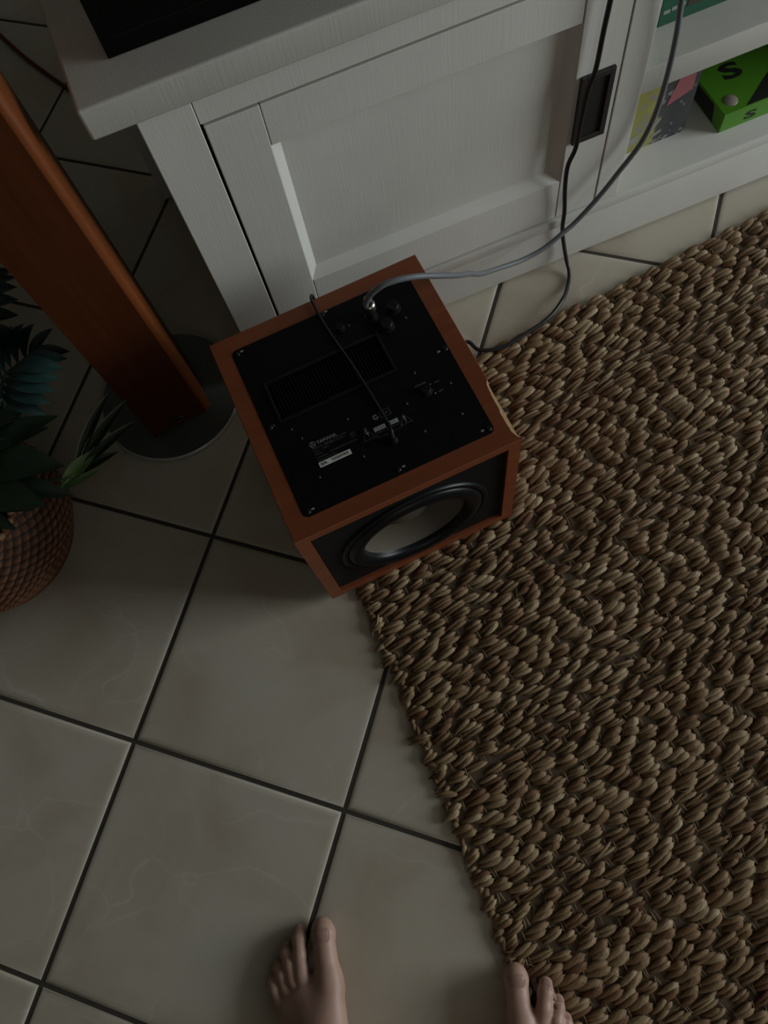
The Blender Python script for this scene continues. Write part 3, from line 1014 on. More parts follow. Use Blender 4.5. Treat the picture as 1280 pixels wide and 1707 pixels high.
bm = bmesh.new()
prism(bm, [tuple(uv2(*p)) for p in ((0.008, LV), (LU, LV), (LU, 0.006), (0.008, 0.006))][::1], 0.0003, 0.0052)
obj('backing', bm, JUTEBASE, rug)

ROW, PITCH = 0.0146, 0.0365
Nn = np.array([-RU[1], RU[0]])            # across the rows, on the floor


def strand(L, w, h, na=9, nr=8):
    """template of one strand: (na*nr) verts, fat in the middle, tucked in at both ends"""
    t = np.linspace(-1, 1, na)
    x = t * L
    env = np.clip((t + 1.0) / 1.15, 0, 1) ** 0.62 * np.sqrt(np.clip(1 - np.clip((t - 0.15) / 0.85, 0, 1) ** 3.0, 0, 1))
    ang = np.linspace(0, 2 * np.pi, nr, endpoint=False)
    return t, x, env, ang


def sub_inside(p, m=0.0):
    d = p - np.array([SX, SY]) + RC
    c, s = math.cos(SA), math.sin(SA)
    lx, ly = c * d[0] + s * d[1], -s * d[0] + c * d[1]
    return abs(lx) < hw + m and abs(ly) < hd + m


V_, F_, UV_ = [], [], []


def add_strand(ctr, dirang, L, w, h, zc, tilt, skew, na=9, nr=8):
    t, x, env, ang = strand(L, w, h, na, nr)
    c, s = math.cos(dirang), math.sin(dirang)
    base = len(V_)
    ph = RNG.uniform(0, 6.28)
    for i in range(na):
        e = max(env[i], 0.02)
        zz = zc - (h * 1.05) * (abs(t[i]) ** 2.5 if t[i] < 0 else 0.45 * t[i] ** 3) + tilt * t[i]
        off = skew * t[i] * w
        for k in range(nr):
            lump = 1 + 0.06 * math.sin(3 * ang[k] + ph + 2.2 * t[i])
            yy = off + w * e * math.cos(ang[k]) * lump
            z = max(zz + h * e * math.sin(ang[k]) * lump, 0.0006)
            V_.append((ctr[0] + c * x[i] - s * yy, ctr[1] + s * x[i] + c * yy, z))
    for i in range(na - 1):
        for k in range(nr):
            k2 = (k + 1) % nr
            F_.append((base + i * nr + k, base + i * nr + k2, base + (i + 1) * nr + k2, base + (i + 1) * nr + k))
            for (a_, b_) in ((i, k), (i, k + 1), (i + 1, k + 1), (i + 1, k)):
                UV_.append((a_ / (na - 1) + ph, b_ / nr + ph * 3.1 + 0.35 * a_ / (na - 1)))


rowang = math.atan2(RU[1], RU[0])
v = 0.006
row = 0
while v < LV:
    # thickness drifts slowly from row to row: chunky bands and fine bands
    thick = 0.98 + 0.20 * math.sin(row * 0.43 + 0.8) + 0.13 * math.sin(row * 1.21) + RNG.normal(0, 0.06)
    thick = min(max(thick, 0.66), 1.28)
    wrow = ROW * (0.58 + 0.42 * thick)
    u = (0.5 if row % 2 else 0.0) * PITCH + RNG.normal(0, 0.003) + 0.010
    while u < LU - 0.01:
        uj = u + RNG.normal(0, 0.0026)
        vj = v + RNG.normal(0, 0.0011)
        p = uv2(uj, vj)
        loc = thick * RNG.uniform(0.82, 1.2)
        L = 0.0194 * RNG.uniform(0.80, 1.20)
        flat = 0.34 if sub_inside(p, -0.004) else 1.0
        ang = rowang + RNG.normal(0.05, 0.085)
        edge = uj < 0.02
        if edge:
            L *= 0.85
            ang += RNG.normal(0, 0.3)
        nst = 2 if RNG.random() < 0.84 else 3
        W = 0.0083 * loc
        for k in range(nst):
            off = (k - (nst - 1) / 2) * (1.15 * W / max(nst, 1.6)) * 1.25
            w = W / (0.62 + 0.52 * nst)
            h = min(0.0048, w * 0.98 + 0.0004) * flat * RNG.uniform(0.9, 1.15)
            q = p + Nn * off + RU * RNG.normal(0, 0.0022)
            zc = 0.0052 * (0.6 if flat < 1 else 1) + h * 0.72
            add_strand(q, ang + RNG.normal(0, 0.06), L * RNG.uniform(0.86, 1.06), w, h, zc, 0.0022 * flat * RNG.uniform(0.3, 1.3), RNG.normal(0, 0.2), 8, 7)
        # thin warp threads crossing in the gap after this lump
        if flat == 1.0:
            for dd in (-0.0022, 0.0020):
                if RNG.random() < 0.72:
                    q = uv2(uj + PITCH / 2 + dd + RNG.normal(0, 0.001), vj)
                    add_strand(q, rowang + math.pi / 2 + RNG.normal(0, 0.16), wrow * 0.60, 0.0010, 0.0010, 0.0078, 0.0, 0, 5, 5)
        u += PITCH * RNG.uniform(0.95, 1.05)
    v += wrow
    row += 1
# the bound side edge and stray fibres
vv = 0.004
while vv < LV:
    p = uv2(0.007 + RNG.normal(0, 0.0030), vv)
    add_strand(p, rowang + RNG.normal(0.5, 0.7), 0.0095 * RNG.uniform(0.7, 1.3), 0.0040 * RNG.uniform(0.75, 1.3), 0.0042, 0.0060, 0, 0)
    vv += 0.0080 * RNG.uniform(0.85, 1.15)
uu = 0.01
while uu < LU:
    p = uv2(uu, 0.003 + RNG.normal(0, 0.001))
    if not sub_inside(p, 0.004):
        add_strand(p, rowang + RNG.normal(0, 0.25), 0.012, 0.0042, 0.0042, 0.0058, 0, 0)
    uu += 0.018
weave = raw_obj('jute_weave', V_, F_, JUTE, rug)
uvl = weave.data.uv_layers.new(name='UVMap')
uvl.data.foreach_set('uv', np.array(UV_, dtype=np.float32).ravel())
tag(weave, kind='stuff')
bm = bmesh.new()
for k in range(520):
    uq, vq = RNG.uniform(0.0, LU), RNG.uniform(0.0, LV)
    p = uv2(uq, vq)
    if sub_inside(p, 0.02): continue
    a = rowang + RNG.normal(0.6, 0.9)
    l_ = RNG.uniform(0.006, 0.016)
    z = 0.0125 + RNG.uniform(0, 0.002)
    d = np.array([math.cos(a), math.sin(a)]) * l_
    b = np.array([-d[1], d[0]]) * RNG.uniform(-0.4, 0.4)
    tube(bm, [(p[0] - d[0], p[1] - d[1], 0.009), (p[0] + b[0], p[1] + b[1], z + 0.002), (p[0] + d[0], p[1] + d[1], 0.0095)], 0.00028, 3, 3, False)
tag(obj('loose_fibres', bm, JUTE, rug), kind='stuff')
# one pale strand come loose at the side edge
bm = bmesh.new()
e0 = uv2(0.016, 0.315)
e1 = uv2(-0.001, 0.332)
tube(bm, [(e0[0], e0[1], 0.014), ((e0[0] + e1[0]) / 2 + 0.003, (e0[1] + e1[1]) / 2, 0.014), (e1[0], e1[1], 0.007), (e1[0] + 0.002, e1[1] - 0.008, 0.002)], 0.0011, 6, 6)
obj('loose_strand', bm, STITCH, rug)

# ------------------------------------------------------------------ tower speaker on its round plate
tw = empty('tower_speaker', (-0.1602, 0.5517, 0), math.radians(45), 'slim tall cherry wood tower speaker on a round grey base plate beside the cabinet', 'speaker')
bm = bmesh.new()
lathe(bm, [(0.0, 0.002), (0.1205, 0.002), (0.1218, 0.0035), (0.1218, 0.0085), (0.1200, 0.0105), (0.0, 0.0105)], 96)
for f in bm.faces:
    zz = [v_.co.z for v_ in f.verts]
    rr = [math.hypot(v_.co.x, v_.co.y) for v_ in f.verts]
    if min(rr) > 0.115: f.material_index = 1
bp = obj('base_plate', bm, [PLATE, PLATEEDGE], tw, smooth=True)
for k in range(3):
    a = math.radians(30 + 120 * k)
    b2 = bmesh.new()
    lathe(b2, [(0.0, 0.0), (0.008, 0.0), (0.008, 0.002)], 16)
    obj('pad', b2, RUBBER, bp, loc=(0.1 * math.cos(a), 0.1 * math.sin(a), 0))
TH = 0.92
bm = bmesh.new()
prism(bm, rrect(-0.0537, 0.0537, -0.0667, 0.0667, 0.011, 6), 0.018, TH, 0.003)
cabt = obj('enclosure', bm, SPKWOOD, tw, smooth=True)
FRONTP = m_wood('dark_red_front', (0.044, 0.0115, 0.0036), (0.056, 0.0150, 0.0046), (0.068, 0.0190, 0.006), 0.55, 'z', 1.0, 0.08)
obj('front_panel', box(-0.0532, 0.0427, -0.0685, -0.0650, 0.020, TH - 0.004, 0.0006), FRONTP, tw)
obj('plinth', prism(bmesh.new(), rrect(-0.046, 0.046, -0.058, 0.058, 0.008), 0.0105, 0.018), BLACKPLASTIC, tw)
bm = bmesh.new()
BM_ = Matrix.Translation((-0.003, -0.0684, 0.037)) @ Matrix.Rotation(math.radians(90), 4, 'X') @ Matrix.Diagonal((1.35, 0.9, 1, 1))
lathe(bm, [(0.0, 0.0008), (0.0058, 0.0008), (0.0066, 0.0016), (0.0074, 0.0016), (0.0080, 0.0)], 28, BM_)
badge = obj('badge', bm, plain('dark_badge', (0.02, 0.016, 0.013), 0.35), tw, smooth=True)
tag(badge, 'small dark oval maker badge')

# ------------------------------------------------------------------ cords and cables
# power cord: plate inlet, over the back of the box, along the floor, out at the right, up the cabinet door


def sub_pt(x, y, z):
    p = SUB_M @ Vector((x, y, z))
    return (p.x, p.y, p.z)


def cab_pt(x, y, z):
    p = CAB_M @ Vector((x, y, z))
    return (p.x, p.y, p.z)


cr = 0.0022
zc = PZ + cr
pts = [sub_pt(0.0103, -0.0844, zt + 0.012), sub_pt(0.0122, -0.076, zt + 0.015), sub_pt(0.0140, -0.062, zt + 0.0085), sub_pt(0.0135, -0.040, zc + 0.0005),
       sub_pt(0.0110, -0.005, zc + 0.001), sub_pt(0.0070, 0.040, zc + 0.001), sub_pt(0.0020, 0.080, zc), sub_pt(-0.0012, 0.115, zc), sub_pt(-0.0016, 0.140, zc + 0.0003),
       sub_pt(-0.0015, 0.1530, zc + 0.0015), sub_pt(0.0015, 0.1605, zt + 0.0005), sub_pt(0.0035, 0.1625, zt - 0.014), sub_pt(0.006, 0.164, 0.20), sub_pt(0.012, 0.168, 0.10),
       sub_pt(0.03, 0.172, 0.03), sub_pt(0.06, 0.176, 0.0150), sub_pt(0.11, 0.176, 0.0150), sub_pt(0.160, 0.165, 0.0155), sub_pt(0.200, 0.140, 0.017),
       (0.310, 0.765, 0.0165), (0.335, 0.753, 0.0185), (0.3719, 0.7687, 0.0185), (0.4039, 0.8045, 0.0185), (0.4311, 0.8406, 0.0185), (0.4450, 0.8790, 0.0175),
       (0.4475, 0.9146, 0.0060), (0.4440, 0.9440, 0.0065), (0.4330, 0.9580, 0.026), (0.4205, 0.9530, 0.0957), (0.4185, 0.9516, 0.1461), (0.4140, 0.9478, 0.2019), (0.4135, 0.9470, 0.2445),
       (0.4200, 0.9520, 0.2750), (0.4212, 0.9530, 0.3215), (0.4235, 0.9550, 0.3699), (0.4285, 0.9585, 0.4000), (0.4300, 0.9600, 0.4539), (0.4318, 0.9616, 0.5000), (0.4335, 0.9628, 0.55), cab_pt(0.222, -0.016, 0.590), cab_pt(0.223, 0.0, 0.603), cab_pt(0.224, 0.03, 0.602)]


pc_ = empty('power_cord', (0.335, 0.753, 0), 0, 'black power cord lying across the subwoofer panel and hanging down the cabinet door', 'cord')
o_ = obj('flex', tube(bmesh.new(), [(p[0] - 0.335, p[1] - 0.753, p[2]) for p in pts], lambda t: 0.0019 if t < 0.26 else min(0.0034, 0.0019 + (t - 0.26) * 0.012), 10, 8), BLACKCORD, pc_)
bm = bmesh.new()
tube(bm, [tuple(Vector(sub_pt(0.0103, -0.0846, zt + 0.0085)) - Vector((0.335, 0.753, 0))), tuple(Vector(sub_pt(0.0120, -0.077, zt + 0.0160)) - Vector((0.335, 0.753, 0))), tuple(Vector(sub_pt(0.0136, -0.066, zt + 0.0118)) - Vector((0.335, 0.753, 0)))], lambda t: 0.0036 - 0.0012 * t, 12, 5)
obj('strain_relief', bm, BLACKPLASTIC, pc_)

# grey signal cable with its metal plug
G0 = Vector(sub_pt(0.0590, 0.0900, 0))
gp = [(0.2222, 0.6000, PZ + 0.036), (0.2228, 0.6005, PZ + 0.0405), (0.2266, 0.6031, 0.3450), (0.2328, 0.6069, 0.3530), (0.2451, 0.6155, 0.3605), (0.2629, 0.6287, 0.3590), (0.2818, 0.6462, 0.3470), (0.3015, 0.6702, 0.3220), (0.3150, 0.7016, 0.2850), (0.3200, 0.7480, 0.2280), (0.3250, 0.7908, 0.1720),
      (0.3440, 0.8345, 0.1340), (0.3720, 0.8716, 0.1135), (0.3992, 0.8997, 0.1130), (0.4216, 0.9239, 0.1239), (0.4396, 0.9440, 0.1347), (0.4652, 0.9710, 0.1653), (0.4860, 0.9930, 0.1993), (0.5062, 1.0125, 0.2373), (0.5154, 1.0220, 0.2789), (0.5181, 1.0240, 0.3281), (0.5176, 1.0235, 0.3751), (0.5150, 1.0215, 0.4195), (0.5107, 1.0180, 0.4600), (0.5080, 1.0150, 0.53), cab_pt(0.318, -0.018, 0.585), cab_pt(0.320, 0.0, 0.604), cab_pt(0.322, 0.03, 0.603)]
gc = empty('signal_cable', (G0.x, G0.y, 0), 0, 'grey signal cable arching from a metal plug on the subwoofer to the cabinet', 'cable')
obj('jacket', tube(bmesh.new(), [(p[0] - G0.x, p[1] - G0.y, p[2]) for p in gp], 0.0039, 12, 8), GREYCABLE, gc)
bm = bmesh.new()
lathe(bm, [(0.0062, PZ + 0.0165), (0.0078, PZ + 0.0175), (0.0082, PZ + 0.020), (0.0082, PZ + 0.029), (0.0074, PZ + 0.031), (0.0060, PZ + 0.032), (0.0058, PZ + 0.040), (0.0050, PZ + 0.0425), (0.0, PZ + 0.0425)], 20)
obj('plug', bm, CHROME, gc, smooth=True)
bm = bmesh.new()
b0, b1 = Vector(gp[7]) - G0, Vector(gp[8]) - G0
m0 = b0.lerp(b1, 0.62)
tube(bm, [tuple(m0 + (b1 - b0).normalized() * -0.004), tuple(m0 + (b1 - b0).normalized() * 0.004)], 0.00425, 12, 0)
obj('clear_tie', bm, plain('pale_tie', (0.5, 0.52, 0.52), 0.25), gc)

# dark red cable on the floor behind the speaker
rp = [(-0.99, 1.35, 0.0048), (-0.875, 1.2845, 0.0048), (-0.77, 1.225, 0.0048), (-0.6367, 1.163, 0.0048), (-0.55, 1.13, 0.0048), (-0.46, 1.15, 0.0048), (-0.36, 1.22, 0.0048)]
r0 = Vector((-0.77, 1.225, 0))
rc_ = obj('speaker_cable', tube(bmesh.new(), [tuple(Vector(p) - r0) for p in rp], 0.0045, 8, 8), REDCORD, loc=r0)
tag(rc_, 'dark red cable running over the floor behind the tower speaker', 'cable')

# ------------------------------------------------------------------ potted plant in the wicker basket
BX, BY = -0.345, 0.235
pl = empty('potted_plant', (BX, BY, 0), 0, 'leafy artificial plant in a round brown wicker basket on the tiles', 'plant')
NS, NR = 252, 23


def bas_r(t):
    return 0.104 + 0.044 * math.sin(math.pi * (0.10 + 0.80 * t)) - 0.004 * t


BH = 0.155
verts, faces, relief_shade = [], [], []
for i in range(NR * 4 + 1):
    t = i / (NR * 4)
    rowi = int(t * NR)
    f = (t * NR) % 1.0
    bulge = math.sin(math.pi * f)
    for k in range(NS):
        a = 2 * math.pi * k / NS
        ph = a * 36 + (math.pi if rowi % 2 else 0)
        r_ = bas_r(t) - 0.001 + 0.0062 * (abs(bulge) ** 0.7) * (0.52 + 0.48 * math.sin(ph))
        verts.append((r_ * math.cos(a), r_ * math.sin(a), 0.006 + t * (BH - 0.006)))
        relief_shade.append((abs(bulge) ** 0.7) * (0.5 + 0.5 * math.sin(ph)))  # low in the crevices; drives their painted shade
for i in range(NR * 4):
    for k in range(NS):
        faces.append((i * NS + k, i * NS + (k + 1) % NS, (i + 1) * NS + (k + 1) % NS, (i + 1) * NS + k))
# inner wall
b0_ = len(verts)
for (r_, z) in ((bas_r(1.0) - 0.006, BH), (bas_r(0.9) - 0.008, BH - 0.05)):
    for k in range(NS):
        a = 2 * math.pi * k / NS
        verts.append((r_ * math.cos(a), r_ * math.sin(a), z))
for A, B in ((NR * 4 * NS, b0_), (b0_, b0_ + NS)):
    for k in range(NS):
        faces.append((A + k, A + (k + 1) % NS, B + (k + 1) % NS, B + k))
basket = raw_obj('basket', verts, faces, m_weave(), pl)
at_ = basket.data.attributes.new('relief_shade', 'FLOAT', 'POINT')
at_.data.foreach_set('value', relief_shade + [0.3] * (len(verts) - len(relief_shade)))
tag(basket, 'round brown woven wicker basket')
for (r_, z, q) in ((bas_r(0.0) + 0.002, 0.006, 0.006), (bas_r(1.0) - 0.002, BH + 0.002, 0.006)):
    bm = tube(bmesh.new(), [(r_ * math.cos(2 * math.pi * k / 40), r_ * math.sin(2 * math.pi * k / 40), z) for k in range(41)], q, 8, 2, False)
    obj('rim_band', bm, WICKER, basket)
rs = None
NSt = 30
for k in range(NSt):
    a = 2 * math.pi * k / NSt
    if rs is None:
        b2 = bmesh.new()
        lathe(b2, [(0.0, -0.0115), (0.0045, -0.008), (0.0062, 0.0), (0.0045, 0.008), (0.0, 0.0115)], 10)
        o = rs = obj('rim_stitch', b2, STITCH, basket, smooth='all')
    else:
        o = bpy.data.objects.new('rim_stitch', rs.data)
        COL.objects.link(o)
        o.parent = basket
    r_ = bas_r(1.0) - 0.002
    o.location = (r_ * math.cos(a), r_ * math.sin(a), BH + 0.0065)
    o.rotation_euler = Matrix.Rotation(a + math.radians(75), 3, 'Z').to_4x4().to_3x3().to_euler()
    o.rotation_euler = ((Matrix.Rotation(a + math.radians(90 - 22), 3, 'Z') @ Matrix.Rotation(math.radians(90), 3, 'Y')).to_euler())
bm = bmesh.new()
lathe(bm, [(0.0, BH - 0.03), (0.05, BH - 0.032), (bas_r(0.9) - 0.009, BH - 0.035)], 40)
for v_ in bm.verts: v_.co.z += random.uniform(-0.003, 0.003)
obj('soil', bm, SOIL, pl)


def blade(bm, base, tip, width, up=(0, 0, 1), droop=0.0, fold=0.25, n=10, shape=0.9, mi_edge=None):
    """one leaf blade: midrib folded, pointed; world coordinates relative to the plant"""
    b, t = Vector(base), Vector(tip)
    d = t - b
    upv = Vector(up)
    side = d.cross(upv).normalized()
    nrm = side.cross(d).normalized()
    rows = []
    for i in range(n + 1):
        s = i / n
        w = width * (math.sin(math.pi * min(s ** shape, 1.0)) ** 0.8 if 0 < s < 1 else 0.02)
        c = b + d * s + nrm * (droop * 4 * s * (1 - s))
        lift = w * fold
        rows.append([bm.verts.new(c + side * w * q + nrm * lift * (abs(q) ** 1.3)) for q in (-1, -0.82, -0.4, 0, 0.4, 0.82, 1)])
    for A, B in zip(rows, rows[1:]):
        for k in range(6):
            f = bm.faces.new((A[k], A[k + 1], B[k + 1], B[k]))
            f.smooth = True
            if mi_edge is not None and k in (0, 5): f.material_index = mi_edge
    return bm


def rel(p):
    return Vector((p[0] - BX, p[1] - BY, p[2]))


def cut_leaf(mid0, mid1, reach, lobes, mat, droop=0.02, upv=(0, 0, 1)):
    """a deeply cut leaf: lobes in pairs along a curved midrib, on its own stem; one mesh"""
    bm = bmesh.new()
    a, b = rel(mid0), rel(mid1)
    d = b - a
    side = d.cross(Vector(upv)).normalized()
    nrm = side.cross(d).normalized()
    for i in range(lobes):
        s = 0.08 + 0.86 * i / (lobes - 1)
        p = a + d * s + nrm * droop * math.sin(math.pi * s)
        ln = reach * (0.62 + 0.5 * math.sin(math.pi * (0.25 + 0.6 * s)))
        for sg in (-1, 1):
            out = (side * sg * (0.95 - 0.35 * s) + d.normalized() * (0.15 + 0.65 * s)).normalized()
            tip = p + out * ln - nrm * ln * 0.22
            blade(bm, p, tip, ln * 0.17, nrm, 0.012, 0.35, 8, 1.15)
    blade(bm, b, b + d.normalized() * reach * 0.8, reach * 0.14, nrm, 0.006, 0.3, 8)
    tube(bm, [tuple(a - d * 0.25 - nrm * 0.02), tuple(a), tuple(a + d * 0.5 + nrm * droop), tuple(b)], 0.0022, 6, 5)
    return bm


crown = Vector((0, 0, BH - 0.03))
stems = bmesh.new()


def stem(to, bend=0.05):
    t = rel(to)
    tube(stems, [tuple(crown + Vector((random.uniform(-0.02, 0.02), random.uniform(-0.02, 0.02), 0))), tuple(crown.lerp(t, 0.45) + Vector((0, 0, bend))), tuple(t)], 0.0028, 6, 6)


# cut leaves; the first two have the daylight's teal sheen in their colour
for (m0_, m1_, rch, nl, mt) in (((-0.262, 0.390, 0.250), (-0.236, 0.450, 0.266), 0.068, 7, LEAFSHEEN),
                               ((-0.330, 0.420, 0.280), (-0.345, 0.520, 0.290), 0.074, 7, LEAFSHEEN),
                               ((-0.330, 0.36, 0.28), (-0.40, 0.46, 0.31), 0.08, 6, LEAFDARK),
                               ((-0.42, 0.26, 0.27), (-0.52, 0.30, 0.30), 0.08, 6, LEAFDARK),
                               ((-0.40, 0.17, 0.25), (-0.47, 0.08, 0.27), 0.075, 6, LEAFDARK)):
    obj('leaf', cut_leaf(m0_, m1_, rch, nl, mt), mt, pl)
    stem(m0_)
# long plain leaves over the basket
for (b_, t_, w_, dr) in (((-0.285, 0.265, 0.20), (-0.150, 0.300, 0.17), 0.020, 0.014),
                         ((-0.290, 0.290, 0.215), (-0.190, 0.395, 0.22), 0.021, 0.014),
                         ((-0.300, 0.300, 0.22), (-0.235, 0.405, 0.22), 0.022, 0.014),
                         ((-0.300, 0.250, 0.205), (-0.185, 0.262, 0.185), 0.020, 0.012),
                         ((-0.305, 0.235, 0.20), (-0.215, 0.205, 0.18), 0.015, 0.012),
                         ((-0.325, 0.285, 0.225), (-0.225, 0.335, 0.225), 0.026, 0.012),
                         ((-0.345, 0.245, 0.215), (-0.250, 0.265, 0.22), 0.024, 0.012),
                         ((-0.34, 0.27, 0.225), (-0.30, 0.39, 0.25), 0.024, 0.014),
                         ((-0.320, 0.255, 0.21), (-0.160, 0.268, 0.205), 0.034, 0.016),
                         ((-0.325, 0.275, 0.215), (-0.158, 0.330, 0.205), 0.034, 0.016),
                         ((-0.330, 0.295, 0.22), (-0.200, 0.375, 0.215), 0.034, 0.016),
                         ((-0.330, 0.240, 0.205), (-0.185, 0.225, 0.205), 0.022, 0.014)):
    bm = blade(bmesh.new(), rel(b_), rel(t_), w_, (0, 0, 1), dr, 0.3, 12, 0.85)
    obj('leaf', bm, LEAFDARK, pl)
    stem(b_, 0.02)
# the spiky leaf with bright green margins, reaching towards the speaker
bm = bmesh.new()
base_ = rel((-0.163, 0.325, 0.17))
for (tp, w_) in (((-0.155, 0.462, 0.185), 0.0085), ((-0.128, 0.462, 0.175), 0.0095), ((-0.107, 0.436, 0.165), 0.0085), ((-0.120, 0.385, 0.155), 0.009)):
    mid = base_.lerp(rel(tp), 0.12)
    blade(bm, mid, rel(tp), w_, (0.1, -0.15, 1), 0.006, 0.5, 12, 0.8, 1)
lf = obj('leaf', bm, [LEAFDARK, plain('pale_margin', (0.13, 0.17, 0.085), 0.45)], pl)
tag(lf, 'spiky dark leaf with bright green margins')
bm = bmesh.new()
blade(bm, base_ - Vector((0.012, 0.018, 0.004)), base_ + Vector((0.022, 0.052, 0.002)), 0.011, (0.2, -0.2, 1), 0.004, 0.5, 10, 0.9)
blade(bm, base_ - Vector((0.014, 0.022, 0.004)), base_ + Vector((0.030, 0.026, -0.010)), 0.008, (0.2, -0.2, 1), 0.004, 0.5, 10, 0.9)
tag(obj('leaf', bm, LEAFLIGHT, pl), 'fresh bright green leaf')
stem((-0.163, 0.325, 0.17), 0.03)
obj('stems', stems, STEM, pl)

# ------------------------------------------------------------------ the bare feet of the person


def seg_sdf(P, a, b, ra, rb, flat=1.0):
    a, b = np.array(a, np.float32), np.array(b, np.float32)
    ab = b - a
    t = np.clip(((P - a) @ ab) / (ab @ ab), 0, 1)
    q = P - (a + t[..., None] * ab)
    if flat != 1.0: q = q * np.array([1, 1, 1 / flat], np.float32)
    return np.sqrt((q * q).sum(-1)) - (ra + (rb - ra) * t)


def smin(a, b, k):
    h = np.clip(0.5 + 0.5 * (b - a) / k, 0, 1)
    return b + (a - b) * h - k * h * (1 - h)


def surface_nets(f, lo, hi, h):
    ax = [np.arange(lo[i], hi[i] + h, h, dtype=np.float32) for i in range(3)]
    Pg = np.stack(np.meshgrid(*ax, indexing='ij'), -1)
    D = f(Pg)
    inside = D < 0
    nx, ny, nz = D.shape
    cnt = np.zeros((nx - 1, ny - 1, nz - 1), np.int8)
    for i in (0, 1):
        for j in (0, 1):
            for k in (0, 1):
                cnt += inside[i:nx - 1 + i, j:ny - 1 + j, k:nz - 1 + k]
    act = (cnt > 0) & (cnt < 8)
    idx = -np.ones(act.shape, np.int64)
    cells = np.argwhere(act)
    idx[act] = np.arange(len(cells))
    acc = np.zeros((len(cells), 3))
    num = np.zeros(len(cells))
    crn = [(i, j, k) for i in (0, 1) for j in (0, 1) for k in (0, 1)]
    for a in crn:
        for ax_ in range(3):
            if a[ax_]: continue
            b = list(a)
            b[ax_] = 1
            da = D[cells[:, 0] + a[0], cells[:, 1] + a[1], cells[:, 2] + a[2]]
            db = D[cells[:, 0] + b[0], cells[:, 1] + b[1], cells[:, 2] + b[2]]
            m = (da < 0) != (db < 0)
            t = np.where(m, da / np.where(m, da - db, 1), 0)
            p = np.array(a, float)[None, :] + np.zeros((len(cells), 3))
            p[:, ax_] += t
            acc[m] += p[m]
            num[m] += 1
    vts = (cells + acc / num[:, None]) * h + np.array(lo)
    faces_ = []
    for ax_ in range(3):
        sl0 = [slice(1, -1)] * 3
        d0 = inside
        A = [slice(None)] * 3
        B = [slice(None)] * 3
        A[ax_], B[ax_] = slice(0, -1), slice(1, None)
        diff = d0[tuple(A)] != d0[tuple(B)]
        for c in np.argwhere(diff):
            o1, o2 = (ax_ + 1) % 3, (ax_ + 2) % 3
            if c[o1] == 0 or c[o2] == 0: continue
            q = []
            for (p1, p2) in ((-1, -1), (0, -1), (0, 0), (-1, 0)):
                cc = list(c)
                cc[o1] += p1
                cc[o2] += p2
                if any(cc[z] >= act.shape[z] for z in range(3)): q = None; break
                q.append(idx[tuple(cc)])
            if q and min(q) >= 0:
                faces_.append(q if d0[tuple(c)] else q[::-1])
    return vts, faces_


def make_foot(z0, toes, body, lo, hi):
    """toes: list of (polyline, radii); body: list of capsules"""
    def f(P):
        P = P.copy()
        P[..., 2] -= z0
        B = None
        for (a, b, ra, rb) in body:
            d = seg_sdf(P, a, b, ra, rb)
            B = d if B is None else smin(B, d, 0.016)
        Tt = None
        for (pl_, rr) in toes:
            t_ = None
            for i in range(len(pl_) - 1):
                d = seg_sdf(P, pl_[i], pl_[i + 1], rr[i], rr[i + 1])
                t_ = d if t_ is None else smin(t_, d, 0.004)
            Tt = t_ if Tt is None else smin(Tt, t_, 0.0015)
        S = smin(B, Tt, 0.0052)
        return np.maximum(S, -(P[..., 2] - 0.0004))      # flat sole
    return surface_nets(f, lo, hi, 0.0019)


# left foot, flat on the tiles
L_toes = [
    ([(0.3845, -0.2080, 0.022), (0.3660, -0.1755, 0.0195), (0.3545, -0.1520, 0.0160), (0.3515, -0.1465, 0.0150)], [0.0185, 0.0148, 0.0160, 0.0135]),
    ([(0.3450, -0.2080, 0.023), (0.3340, -0.1850, 0.0245), (0.3262, -0.1685, 0.0195), (0.3228, -0.1602, 0.0105)], [0.0105, 0.0086, 0.0092, 0.0086]),
    ([(0.3350, -0.2160, 0.021), (0.3235, -0.1985, 0.0225), (0.3155, -0.1900, 0.0165), (0.3112, -0.1845, 0.0090)], [0.0098, 0.0077, 0.0085, 0.0080]),
    ([(0.3290, -0.2300, 0.018), (0.3180, -0.2150, 0.0195), (0.3110, -0.2095, 0.0140), (0.3075, -0.2060, 0.0085)], [0.0095, 0.0074, 0.0081, 0.0076]),
    ([(0.3250, -0.2470, 0.016), (0.3140, -0.2335, 0.0165), (0.3085, -0.2275, 0.0120), (0.3060, -0.2250, 0.0082)], [0.0108, 0.0084, 0.0084, 0.0076]),
]
L_body = [
    ((0.3780, -0.1990, 0.020), (0.4120, -0.2780, 0.040), 0.0185, 0.026),
    ((0.3590, -0.2230, 0.020), (0.4060, -0.2850, 0.045), 0.0150, 0.026),
    ((0.3460, -0.2335, 0.018), (0.3960, -0.2950, 0.036), 0.0140, 0.024),
    ((0.3345, -0.2490, 0.016), (0.3900, -0.3100, 0.026), 0.0140, 0.022),
    ((0.4080, -0.2800, 0.045), (0.4330, -0.3420, 0.080), 0.026, 0.034),
    ((0.3930, -0.3080, 0.026), (0.4480, -0.3750, 0.028), 0.023, 0.028),
    ((0.4300, -0.3000, 0.030), (0.4540, -0.3720, 0.030), 0.022, 0.028),
    ((0.4360, -0.3480, 0.085), (0.4500, -0.3700, 0.210), 0.034, 0.040),
    ((0.4500, -0.3740, 0.210), (0.4620, -0.3850, 0.340), 0.040, 0.056),
    ((0.4620, -0.3820, 0.340), (0.4700, -0.3650, 0.460), 0.055, 0.054),
]
